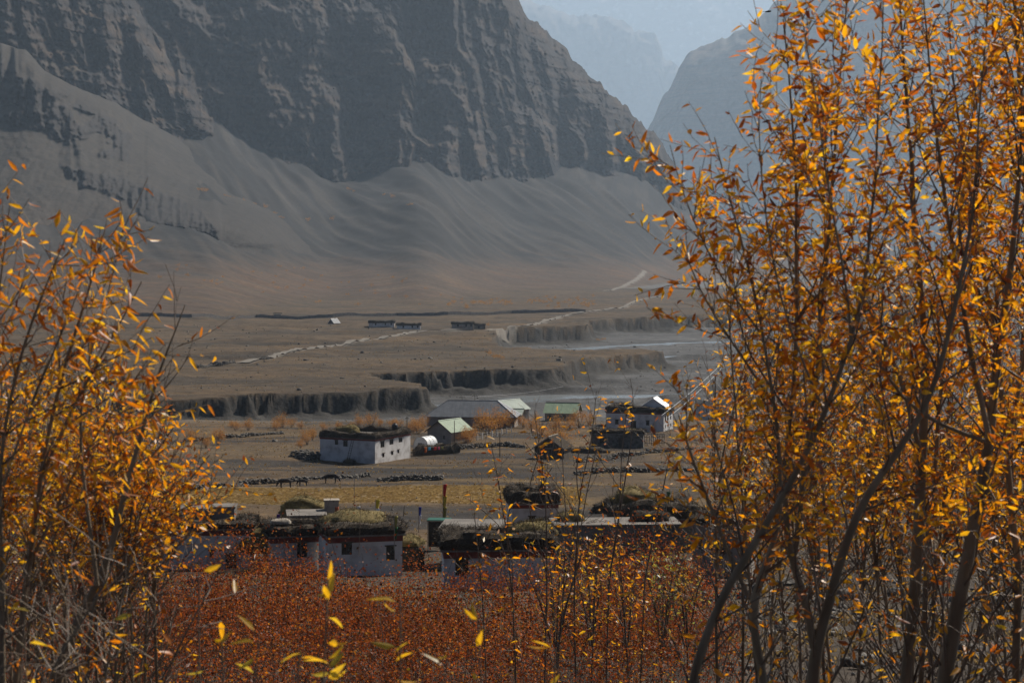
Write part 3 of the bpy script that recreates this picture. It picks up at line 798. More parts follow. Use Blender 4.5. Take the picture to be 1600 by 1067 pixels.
def gable_house(name, label, loc, rotz, a, b, h, rise, wallmat, roofmat, ridge='y', front=(), right=(), left=(), over=0.45, cat="house", skirt=2.0, trim=None, panels=4, group=None):
    """front is the y=0 face; ridge 'y' puts the gable there, ridge 'x' puts the gables on the sides"""
    t = thing(name, label, cat, loc, rotz, group)
    mb = MB(); X, Y = Vector((1, 0, 0)), Vector((0, 1, 0))
    faces = [(Vector((0, 0, 0)), X, a, front), (Vector((a, 0, 0)), Y, b, right), (Vector((a, b, 0)), -X, a, ()), (Vector((0, b, 0)), -Y, b, left)]
    for o, u, w, holes in faces:
        wall_face(mb, o, u, w, h, [q[:4] for q in holes])
        mb.quad(o-Vector((0, 0, skirt)), o+u*w-Vector((0, 0, skirt)), o+u*w, o)
    if ridge == 'y':
        for y in (0, b): mb.tri((0, y, h), (a, y, h), (a/2, y, h+rise))
    else:
        for x in (0, a): mb.tri((x, 0, h), (x, b, h), (x, b/2, h+rise))
    mb.build("wall", wallmat, t)
    for o, u, w, holes in faces:
        n = u.cross(Vector((0, 0, 1)))
        for q in holes: window_part(t, o, u, q, n, M['palewood'], door=(len(q) > 4))
    span = a if ridge == 'y' else b; run = b if ridge == 'y' else a
    sl = math.hypot(span/2, rise); k = over
    for s in (-1, 1):
        for i in range(panels):
            l0 = -over + (run+2*over)*i/panels + 0.01; ln = (run+2*over)/panels - 0.02
            mb = MB()
            if ridge == 'y':
                d = Vector((s*span/2, 0, -rise)).normalized(); o = Vector((a/2, l0, h+rise+0.06)); u = Vector((0, 1, 0))
            else:
                d = Vector((0, s*span/2, -rise)).normalized(); o = Vector((l0, b/2, h+rise+0.06)); u = Vector((1, 0, 0))
            corrugated(mb, o, u, d, ln, sl+over, 0.3, 0.025)
            mb.build("roof_panel", roofmat, t)
    mb = MB(); e = 0.08; tm = trim or roofmat
    if ridge == 'y': mb.tube([(a/2, -over, h+rise+0.09), (a/2, b+over, h+rise+0.09)], 0.10, 6)
    else: mb.tube([(-over, b/2, h+rise+0.09), (a+over, b/2, h+rise+0.09)], 0.10, 6)
    mb.build("ridge_cap", tm, t)
    for end in (0, 1):
        for s in (-1, 1):
            mb = MB()
            if ridge == 'y':
                y = -over if end == 0 else b+over
                mb.prism([(a/2, y-0.03, h+rise+0.05), (a/2+s*(span/2+over*span/2/sl), y-0.03, h-over*rise/sl+0.05), (a/2+s*(span/2+over*span/2/sl), y-0.03, h-over*rise/sl-0.15), (a/2, y-0.03, h+rise-0.15)], (0, 0.06, 0))
            else:
                x = -over if end == 0 else a+over
                mb.prism([(x-0.03, b/2, h+rise+0.05), (x-0.03, b/2+s*(span/2+over*span/2/sl), h-over*rise/sl+0.05), (x-0.03, b/2+s*(span/2+over*span/2/sl), h-over*rise/sl-0.15), (x-0.03, b/2, h+rise-0.15)], (0.06, 0, 0))
            mb.build("barge_board", tm if trim else M['wood'], t)
    return t

def place(px, py, **k):
    return on_ground(px, py, **k)

def corner_fl(px, py, rotz, a, dmin=60):
    """ground point of the front-left corner when the front-RIGHT corner shows at px,py"""
    p = on_ground(px, py, dmin=dmin)
    q = p - Vector((math.cos(rotz)*a, math.sin(rotz)*a, 0))
    return Vector((q.x, q.y, p.z))

R = math.radians

def draped_strip(name, pts, width, mat, lift=0.12, step=4.0, across=5, **props):
    """a road or river bed strip following the ground"""
    P = [Vector(p) for p in pts]; path = []
    for i in range(len(P)-1):
        n = max(1, int((P[i+1]-P[i]).length/step))
        for k in range(n): path.append(P[i].lerp(P[i+1], k/n))
    path.append(P[-1])
    for _ in range(6):
        path = [path[0]]+[(path[i-1]+path[i]*2+path[i+1])/4 for i in range(1, len(path)-1)]+[path[-1]]
    V = []
    for i, p in enumerate(path):
        t = (path[min(i+1, len(path)-1)]-path[max(i-1, 0)]); t = Vector((t.x, t.y)).normalized(); n = Vector((-t.y, t.x))
        w = width*(1+0.15*math.sin(i*0.7)+0.1*math.sin(i*1.9))
        for k in range(across):
            q = (k/(across-1)-0.5)*w
            V.append((p.x+n.x*q, p.y+n.y*q, 0))
    V = np.array(V)
    V[:, 2] = ground_parts(V[:, 0], V[:, 1])[0]+lift
    return add(name, mesh_from(name, V, grid_faces(len(path), across), mat, True), **props)

# ------------------------------------------------------------------ river, roads
def build_water_roads():
    for pts, w in zip(RIV_XY, RIVER_W):
        V = []; path = [Vector((*p, 0)) for p in pts]; full = []
        for i in range(len(path)-1):
            n = max(1, int((path[i+1]-path[i]).length/5))
            full += [path[i].lerp(path[i+1], k/n) for k in range(n)]
        full.append(path[-1])
        for _ in range(8): full = [full[0]]+[(full[i-1]+full[i]*2+full[i+1])/4 for i in range(1, len(full)-1)]+[full[-1]]
        for i, p in enumerate(full):
            t = full[min(i+1, len(full)-1)]-full[max(i-1, 0)]; n = Vector((-t.y, t.x, 0)).normalized()
            for k in range(5):
                q = p+n*((k/4-0.5)*w*1.5)
                V.append((q.x, q.y, float(np.interp(p.y, PRO_D, PRO_Z))-0.30))
        add("river", mesh_from("river", V, grid_faces(len(full), 5), M['water'], True), kind="structure")
    for P, w in ROADS:
        draped_strip("dirt_road", P, w, M['dirtroad'], lift=0.55, step=4.0, kind="structure")

# ------------------------------------------------------------------ small builders used around the village
def local_to_world(t, x, y, z=0.0):
    c, s = math.cos(t.rotation_euler.z), math.sin(t.rotation_euler.z)
    return Vector((t.location.x+c*x-s*y, t.location.y+s*x+c*y, t.location.z+z))

_stone_v = np.array([(x, y, z) for x in (-.5, .5) for y in (-.5, .5) for z in (-.5, .5)])
_stone_f = np.array([(0,1,3,2),(4,6,7,5),(0,4,5,1),(2,3,7,6),(0,2,6,4),(1,5,7,3)])
def stones_mesh(name, centres, sizes, rg, mat):
    n = len(centres)
    V = _stone_v[None]*np.ones((n, 1, 1))
    V = V*(1+rg.normal(0, 0.13, (n, 8, 1))) + rg.normal(0, 0.07, (n, 8, 3))
    V = V*np.asarray(sizes).reshape(n, 1, -1)
    a = rg.uniform(0, 2*np.pi, n); c, s = np.cos(a)[:, None], np.sin(a)[:, None]
    x = V[..., 0]*c-V[..., 1]*s; y = V[..., 0]*s+V[..., 1]*c
    b = rg.normal(0, 0.25, n); cb, sb = np.cos(b)[:, None], np.sin(b)[:, None]
    z = V[..., 2]*cb+x*sb; x = x*cb-V[..., 2]*sb
    V = np.stack([x, y, z], -1)+np.asarray(centres)[:, None, :]
    Fq = (_stone_f[None]+8*np.arange(n)[:, None, None]).reshape(-1, 4)
    return mesh_from(name, V.reshape(-1, 3), Fq, mat)

def stone_wall(label, pts, h, w, seed, size=0.3, group=None, name="field_wall", cat="stone wall"):
    rg = np.random.default_rng(seed); C = []; S = []; size = size*0.8; h = h*0.85
    P = [Vector(p) for p in pts]
    for i in range(len(P)-1):
        L = (P[i+1]-P[i]).length; n = int(L*h*w/(size**3)*0.55)+4
        t = rg.random(n); d = (P[i+1]-P[i]).normalized(); nn = np.array((-d.y, d.x))
        hh = h*(0.75+0.35*np.sin(t*L*0.35+i)+0.2*rg.random(n)); v = rg.random(n)
        q = rg.uniform(-0.5, 0.5, n)*w*(1.25-0.55*v)
        base = np.array(P[i])[None]*(1-t[:, None])+np.array(P[i+1])[None]*t[:, None]
        x = base[:, 0]+nn[0]*q; y = base[:, 1]+nn[1]*q
        z = ground_parts(x, y)[0]+v*hh
        C.append(np.stack([x, y, z], 1)); S.append(rg.uniform(0.6, 1.5, (n, 3))*size*np.array([1.25, 0.9, 0.7]))
    C = np.concatenate(C); S = np.concatenate(S); o = C.mean(0); o[2] = C[:, 2].min()
    t = thing(name, label, cat, tuple(o), 0, group)
    add("piled_stones", stones_mesh("piled_stones", C-o, S, rg, M['stone']), t, kind="stuff")
    return t

def heap(name, label, cat, loc, rotz, w, d, h, seed, mat, **k):
    g = k.pop('group', None)
    me = heap_mesh(name, w, d, h, seed, mat, **k)
    o = add(name, me, None, loc, rotz, label=label, category=cat, group=g)
    return o

def flag(label, loc, height, colours, cw=0.5, ch=0.8, seed=1, name="prayer_flag", vertical=True):
    t = thing(name, label, "flag", loc)
    rg = random.Random(seed)
    mb = MB(); mb.tube([(0, 0, -0.3), (0.01, 0, height*0.5), (rg.uniform(-.05, .05), 0, height)], [0.035, 0.03, 0.02], 6); mb.build("pole", M['palewood'], t)
    z = height-0.05
    for c in colours:
        V = []; nx, nz = 5, 9
        for j in range(nz):
            for i in range(nx):
                u, v = i/(nx-1), j/(nz-1)
                V.append((0.03+u*cw*(1-0.45*v*(i > 0)), 0.10*math.sin(u*5+v*4+seed)*u, z-v*ch-0.25*u*ch*v))
        o = add("cloth", mesh_from("cloth", V, grid_faces(nz, nx), CLOTH[c], True), t)
        md = o.modifiers.new("thickness", 'SOLIDIFY'); md.thickness = 0.012
        z -= ch*1.08
    return t

def pole(label, loc, height, cross=0.0, name="utility_pole", lean=0.0, r=0.10):
    t = thing(name, label, "pole", loc)
    mb = MB(); mb.tube([(0, 0, -0.6), (lean*0.5, 0, height*0.5), (lean, 0, height)], [r, r*0.85, r*0.6], 7); mb.build("shaft", M['wood'], t)
    if cross:
        mb = MB(); mb.box(-cross/2, cross/2, -0.06, 0.06, height-0.45, height-0.33); mb.build("crossarm", M['wood'], t)
        for k in (-1, 0, 1):
            mb = MB(); mb.tube([(k*cross*0.42, 0, height-0.33), (k*cross*0.42, 0, height-0.15)], [0.06, 0.035], 6); mb.build("insulator", M['whitewash'], t)
    return t

def wire(name, label, a, b, sag, r=0.02, mat=None, cat="wire", group=None):
    a = Vector(a); b = Vector(b); mb = MB()
    pts = [a.lerp(b, i/14)-Vector((0, 0, sag*4*(i/14)*(1-i/14))) for i in range(15)]
    o = pts[0].copy()
    mb.tube([p-o for p in pts], r, 5)
    return mb.build(name, mat or M['metal'], None, loc=o, label=label, category=cat, group=group)

# ------------------------------------------------------------------ the village
def build_village():
    # 1 white two-storey house standing alone in the fields
    a, b, h, rz = 10.7, 12.6, 3.7, R(-25)
    fl = corner_fl(586, 724, rz, a)
    def side_win(f0, f1, z0, z1): return (f0*b, f1*b, z0, z1)
    t, zt = flat_house("white_house", "white two-storey house standing alone in the fields, black water tank on its roof", fl, rz, a, b, h, M['whitewash'],
        front=[(2.9, 3.55, h-0.85, h-0.08), (4.55, 5.4, h-1.1, h-0.08)],
        right=[side_win(.15, .26, h-1.25, h-0.12), side_win(.40, .51, h-1.05, h-0.12), side_win(.66, .77, h-0.95, h-0.12),
               side_win(.20, .26, .75, 1.45), side_win(.45, .51, .85, 1.5), side_win(.63, .68, .95, 1.55)], band=0.28, brush=0.9, seed=3, overhang=0.12)
    heap("hay_stack", "rounded golden hay stack on the roof of the lone white house", "hay", local_to_world(t, 4.0, 2.4, zt), rz, 4.6, 2.6, 1.75, 2.1, M['hay'], n_blades=900)
    heap("hay_bundle", "tied hay bundle at the roof edge of the lone white house", "hay", local_to_world(t, 6.2, 0.9, zt+0.05), rz, 1.5, 1.4, 1.5, 4.1, M['hay'], power=2.2, n_blades=450)
    tk = thing("water_tank", "black plastic water tank on the roof of the lone white house", "water tank", local_to_world(t, 9.8, 8.6, zt), rz)
    mb = MB(); mb.tube([(0, 0, 0.6), (0, 0, 1.6), (0, 0, 1.75), (0, 0, 1.9)], [0.52, 0.52, 0.42, 0.2], 14); mb.build("barrel", M['tank'], tk, True)
    mb = MB(); mb.box(-0.6, 0.6, -0.6, 0.6, 0.0, 0.6); mb.build("stand", M['palemud'], tk)
    mb = MB(); mb.tube([(0, 0, 1.9), (0, 0, 2.0)], 0.2, 10); mb.build("lid", M['tank'], tk)
    ld = thing("ladder", "wooden ladder leaning on the shaded wall of the lone white house", "ladder", local_to_world(t, 5.9, -0.95, -0.05), rz)
    for s in (-.22, .22):
        mb = MB(); mb.tube([(s, 0, 0), (s+0.55, 0.92, 3.9)], 0.04, 5); mb.build("rail", M['wood'], ld)
    for k in range(8):
        q = (k+1)/9.5; mb = MB(); mb.tube([(-.22+.55*q, .92*q, 3.9*q), (.22+.55*q, .92*q, 3.9*q)], 0.025, 5); mb.build("rung", M['wood'], ld)
    heap("brushwood_heap", "low dark heap at the foot of the lone white house, below its ladder", "heap", local_to_world(t, 6.6, -1.3, -0.1), rz, 2.6, 1.2, 0.75, 5.5, M['brush'], n_blades=300)
    stone_wall("rubble stones heaped beside the shaded side of the lone white house", [place(462, 713), place(480, 716), place(494, 719)], 1.1, 2.6, 31, 0.42, name="rubble_heap", cat="rubble")
    # 2 plastic greenhouse tunnel
    p = place(646, 706); gh = thing("greenhouse", "white plastic tunnel greenhouse beside the lone white house", "greenhouse", p, R(-30))
    w, L, hh = 3.0, 3.4, 2.75
    arc = [(w/2-w/2*math.cos(math.pi*k/12), hh*0.45+hh*0.55*math.sin(math.pi*k/12)) for k in range(13)]; arc = [(0, 0)]+arc+[(w, 0)]
    for s in range(3):
        mb = MB(); y0, y1 = L*s/3+0.015, L*(s+1)/3-0.015
        for k in range(len(arc)-1): mb.quad((arc[k][0], y0, arc[k][1]), (arc[k+1][0], y0, arc[k+1][1]), (arc[k+1][0], y1, arc[k+1][1]), (arc[k][0], y1, arc[k][1]))
        mb.build("film_panel", M['plastic'], gh)
    for s in range(4):
        mb = MB(); mb.tube([(x, L*s/3, z+0.02) for x, z in arc], 0.03, 5); mb.build("hoop", M['palewood'], gh)
    for y in (0.02, L-0.02):
        mb = MB(); n = len(arc); mb.v += [(x, y, z) for x, z in arc]; mb.f.append(tuple(range(n))); mb.build("end_wall", M['plastic'], gh)
    mb = MB(); mb.box(1.0, 1.9, -0.06, 0.012, 0.0, 1.7); mb.build("door", M['concrete'], gh)
    # 3 brushwood fence with washing
    a0, a1 = place(651, 713), place(722, 709)
    d = (a1-a0); t = thing("brushwood_fence", "long dark brushwood fence behind the washing line", "fence", a0, math.atan2(d.y, d.x))
    brush_edge(t, (0, 0.9), (d.length, 0.9), 0.9, 1.55, -0.05, 77)
    u = d.normalized(); nrm = Vector((u.y, -u.x, 0))
    ps = [a0+u*(d.length*f)+nrm*0.35 for f in (0.10, 0.78)]
    for i, q in enumerate(ps):
        pole(("wooden washing line post beside the greenhouse", "wooden washing line post at the open end of the brushwood fence")[i], Vector((q.x, q.y, ground_z(q.x, q.y))), 1.75, name="washing_line_post", r=0.05)
    q0, q1 = [Vector((q.x, q.y, ground_z(q.x, q.y)+1.65)) for q in ps]
    wire("washing_line", "thin washing line strung in front of the brushwood fence", q0, q1, 0.12, 0.012, cat="line")
    for f, c, w_, h_ in ((.10, 'orange', .45, .95), (.22, 'sky', .5, .5), (.40, 'red', .6, .55), (.52, 'pink', .4, .5), (.63, 'olive', .5, .45)):
        q = q0.lerp(q1, f)-Vector((0, 0, 0.12*4*f*(1-f)))
        V = [((i/4-.5)*w_*u.x+0.03*math.sin(i*2+j)*nrm.x, (i/4-.5)*w_*u.y+0.03*math.sin(i*2+j)*nrm.y, -j/5*h_*(1+0.06*math.sin(i*3))) for j in range(6) for i in range(5)]
        nm = {'orange': "orange", 'sky': "light blue", 'red': "red", 'pink': "pink", 'olive': "olive"}[c]
        o = add("hanging_garment", mesh_from("hanging_garment", V, grid_faces(6, 5), CLOTH[c], True), None, q, label=nm+" garment hanging on the washing line", category="clothing", group="washing on the line")
        md = o.modifiers.new("thickness", 'SOLIDIFY'); md.thickness = 0.015
    # 4-7 metal roofed houses by the river
    p = place(668, 692)
    gable_house("green_gable_house", "small house with a bright green gabled metal roof beside the grey hip-roofed hall", p, R(-33), 5.6, 7.0, 2.5, 1.9, M['palemud'], M['greenroof'], 'y', front=[(3.6, 4.2, 0.9, 1.7)])
    hip_hall()
    p = place(748, 668, dmin=440)
    gable_house("pale_green_roof_house", "house with a pale green metal roof near the river, chimney on the ridge", Vector((p.x, 478, ground_z(p.x, 478))), R(-38), 6.5, 11.0, 3.0, 2.1, M['palemud'], M['palegreen'], 'y', right=[(7.4, 8.3, .9, 2.1)])
    x = (787-CX)/F*474
    gable_house("pale_green_porch", "low pale green roofed annex with white posts beside the pale green roofed house", Vector((x, 474, ground_z(x, 474))), R(-12), 4.3, 4.0, 2.2, 1.1, M['palemud'], M['palegreen'], 'x', right=[(.5, 1.3, .8, 1.9), (1.9, 2.7, .8, 1.9)], cat="annex")
    x = (851-CX)/F*486
    gable_house("olive_roof_house", "long house with a dull green metal roof and cream gable wall by the river", Vector((x, 484, ground_z(x, 484))), R(-14), 8.0, 6.2, 2.4, 2.2, M['palewood'], M['greenroof'], 'x', front=[(1.0, 1.7, .8, 1.8), (4.6, 5.4, .8, 1.8)], right=[(2.4, 3.5, .9, 2.2)], trim=M['palewood'])
    # white posted fence
    for i in range(8):
        q = place(746+7.6*i, 688-1.75*i)
        nxt = place(746+7.6*(i+1), 688-1.75*(i+1))
        t = thing("fence_panel", "white post and wire fence bay below the orange bushes", "fence", q, math.atan2((nxt-q).y, (nxt-q).x), "white fence bays below the orange bushes")
        mb = MB(); mb.box(-0.1, 0.1, -0.08, 0.08, -0.3, 1.25); mb.build("post", M['whitewash'], t)
        if i < 7:
            for z in (0.45, 0.75, 1.1):
                mb = MB(); mb.tube([(0.1, 0, z), ((nxt-q).length-0.1, 0, z+(nxt.z-q.z))], 0.02, 5); mb.build("rail", M['palewood'], t)
    # transformer poles
    q = place(722, 655, dmin=430)
    x0 = (722-CX)/F*468; z0 = ground_z(x0, 468); x1 = (742-CX)/F*468; z1 = ground_z(x1, 468)
    pole("utility pole carrying the transformer box, beside a slightly taller twin", (x0, 468, z0), 6.6, 1.6)
    pole("taller utility pole standing next to the transformer box", (x1, 468, z1), 6.9, 1.6)
    tr = thing("transformer", "dark transformer box hung between the twin utility poles", "transformer", ((x0+x1)/2-0.5, 468, z0+3.1))
    mb = MB(); mb.box(-0.5, 0.5, -0.4, 0.4, 0, 1.3); mb.build("case", M['tank'], tr)
    mb = MB(); mb.box(-1.05, 2.0, -0.08, 0.08, -0.16, -0.004); mb.build("support_beam", M['wood'], tr)
    for k in (-.3, 0, .3):
        mb = MB(); mb.tube([(k, 0, 1.3), (k, 0, 1.62)], [0.07, 0.04], 6); mb.build("bushing", M['whitewash'], tr)
    xe = (880-CX)/F*520
    wire("power_wire", "thin overhead power wire crossing the river towards the dark bank", (x0, 468, z0+6.4), (xe, 520, -42.5+7.2), 0.7, 0.03)
    pole("thin utility pole behind the roof of the lone white house", place(636, 690), 5.0, 0.9)
    pole("thin utility pole in front of the green gabled house", place(710, 694), 4.6, 0.0)
    pole("leaning utility pole by the field wall below the dark barn", place(781, 714), 4.2, 0.0)
    # 9 white house on the right with roof shed
    a, b, h, rz = 13.0, 7.5, 3.6, R(-20)
    fl = corner_fl(1037, 674, rz, a)
    t, zt = flat_house("white_house", "long white house with a white corrugated shed on its roof", fl, rz, a, b, h, M['whitewash'],
        front=[(5.6, 6.8, 0.0, 2.0, 'door'), (2.0, 2.8, 1.2, 2.2), (9.0, 9.8, 1.2, 2.2)],
        right=[(.9, 1.9, h-1.5, h-0.3), (3.0, 4.0, h-1.5, h-0.3), (5.2, 6.2, h-1.5, h-0.3), (1.2, 1.7, .5, 1.2), (3.3, 3.8, .5, 1.2), (5.5, 6.0, .5, 1.2)], band=0.2, brush=1.15, seed=9)
    sh = gable_house("roof_shed", "white corrugated gabled shed standing on the roof of a long white house", local_to_world(t, 6.9, 2.2, zt), rz+R(6), 6.2, 4.6, 0.9, 2.1, M['whitemetal'], M['whitemetal'], 'y', cat="shed", skirt=0.0, trim=M['whitemetal'])
    for k in range(14):
        x = 0.25+k*0.42; hh = 0.9+2.0*(1-abs(x-3.1)/3.1)
        mb = MB(); mb.box(x, x+0.3, -0.05, -0.012, 0.02, max(0.3, hh)); mb.build("siding_board", M['whitemetal'], sh)
    x = (957-CX)/F*425
    gable_house("pink_roof_house", "low house with a pale pinkish metal roof behind the long white house", Vector((x, 440, ground_z(x, 440))), R(-10), 4.6, 4.5, 3.6, 1.3, M['palemud'], M['palewood'], 'x')
    # 10 stone shed and timber gate in front of it
    p = place(924, 700)
    t, zt = flat_house("stone_shed", "dark stone shed with a flat brushwood roof below the long white house", p, R(-6), 9.6, 4.5, 2.6, M['stone'], front=[(1.6, 2.4, .9, 1.9), (5.0, 6.0, 0.0, 1.9, 'door')], band=0, brush=0.7, seed=15, cat="shed")
    heap("hay_stack", "flattened straw heap on the dark stone shed's roof", "hay", local_to_world(t, 7.0, 2.5, zt), 0, 3.6, 2.4, 0.7, 6.3, M['hay'], n_blades=500)
    q = place(1003, 696); t = thing("timber_fence", "pale timber fence with leaning slats joining the dark stone shed", "fence", q, R(8))
    for z in (0.35, 1.5, 2.1):
        mb = MB(); mb.box(0, 4.4, -0.05, 0.05, z, z+0.13); mb.build("rail", M['palewood'], t)
    for k in range(11):
        x = 0.1+k*0.41; s = rnd.uniform(-.1, .1)
        mb = MB(); mb.prism([(x, -0.09, 0), (x+0.14, -0.09, 0), (x+0.14+s, -0.09, 2.1+rnd.uniform(-.3, .3)), (x+s, -0.09, 2.1+rnd.uniform(-.3, .3))], (0, -0.05, 0)); mb.build("slat", M['palewood'], t)
    # 11 dark barn
    p = place(835, 716)
    gable_house("dark_barn", "dark wooden barn with a gable at the edge of the ploughed field", p, R(-18), 5.2, 4.6, 1.9, 1.8, M['wood'], M['brush'], 'y', cat="barn", trim=M['palewood'], front=[(2.0, 3.1, 0.0, 1.7, 'door')])
    heap("brushwood_heap", "long dark brushwood heap beside the dark barn", "heap", place(918, 708), R(5), 7.5, 2.0, 1.1, 7.7, M['brush'], n_blades=700, res=(40, 10))
    # 12 corrugated fence behind the trees
    for i in range(8):
        x = (1086-CX)/F*520+i*1.25
        t = thing("metal_sheet", "tall blue-grey corrugated metal sheet in the fence beyond the long white house", "metal sheet", (x, 520+i*0.3, ground_z(x, 520+i*.3)), R(14), "corrugated sheets of the fence beyond the long white house")
        mb = MB(); corrugated(mb, (0, 0, -0.4), (1, 0, 0), (0, 0, 1), 1.2, 5.4+rnd.uniform(-.5, .2), 0.24, 0.05); mb.build("sheet", M['bluemetal'], t)
        mb = MB(); mb.tube([(0.02, 0.1, -0.5), (0.02, 0.1, 5.0)], 0.05, 5); mb.build("post", M['wood'], t)
    pa, pb = (1034-CX)/F*400, (1128-CX)/F*512
    pole("timber mast holding the two pale cables behind the corrugated fence", (pb, 512, ground_z(pb, 512)), 16.5, 2.2, name="cable_mast", r=0.16)
    wire("cable", "thick pale cable rising from the long white house to the corrugated fence", (pa, 400, ground_z(pa, 400)+4.6), (pb, 512, -28.6), 0.5, 0.035, M['whitemetal'], "cable")
    wire("cable", "lower of the two pale cables rising behind the long white house", (pa+1.4, 400, ground_z(pa, 400)+4.2), (pb, 512, -29.8), 0.5, 0.035, M['whitemetal'], "cable")

def hip_hall():
    x = (665-CX)/F*430; y = 436
    t = thing("hip_roof_hall", "long hall under a dark grey hipped metal roof, orange bushes in front", "hall", (x, y, ground_z(x, y)-0.3), R(-6))
    a, b, h, rise, ov = 20.0, 8.0, 2.4, 3.4, 0.6
    mb = MB()
    for o, u, w in (((0, 0, 0), (1, 0, 0), a), ((a, 0, 0), (0, 1, 0), b), ((a, b, 0), (-1, 0, 0), a), ((0, b, 0), (0, -1, 0), b)):
        wall_face(mb, (o[0], o[1], -1.5), u, w, h+1.5, [(k, k+1.2, 2.3, 3.5) for k in (3, 7, 11, 15)] if o == (0, 0, 0) else ())
    mb.build("wall", M['palemud'], t)
    for k in (3, 7, 11, 15): window_part(t, (0, 0, -1.5), (1, 0, 0), (k, k+1.2, 2.3, 3.5), (0, -1, 0), M['palewood'])
    A, B, Cc, Dd = (-ov, -ov, h), (a+ov, -ov, h), (a+ov, b+ov, h), (-ov, b+ov, h); E, G = (4.2, b/2, h+rise), (a-4.2, b/2, h+rise)
    for q in ([A, B, G, E], [B, Cc, G], [Cc, Dd, E, G], [Dd, A, E]):
        mb = MB(); n = len(q); mb.prism(q, (0, 0, 0.08)); mb.build("roof_slope", M['greyroof'], t)
        # standing seams
    for k in range(1, 24):
        f = k/24; p0 = Vector(A).lerp(Vector(B), f)
        fr = (p0.x-A[0])/(B[0]-A[0])
        top = Vector((max(E[0], min(G[0], p0.x)), b/2, 0))
        hgt = rise*min(1, (p0.x+ov)/(4.2+ov), (a+ov-p0.x)/(4.2+ov))
        q = Vector((p0.x, -ov+(b/2+ov)*hgt/rise, h+hgt))
        if hgt > 0.3:
            mb = MB(); mb.tube([p0+Vector((0, 0, 0.1)), q+Vector((0, 0, 0.1))], 0.035, 4); mb.build("roof_seam", M['greyroof'], t)
    for p0, p1 in ((A, E), (B, G), (Cc, G), (Dd, E), (E, G)):
        mb = MB(); mb.tube([Vector(p0)+Vector((0, 0, .1)), Vector(p1)+Vector((0, 0, .1))], 0.11 if p0 not in (A, Dd, E) else 0.07, 5)
        mb.build("hip_cap", M['whitemetal'] if p0 in (B, Cc) else M['greyroof'], t)

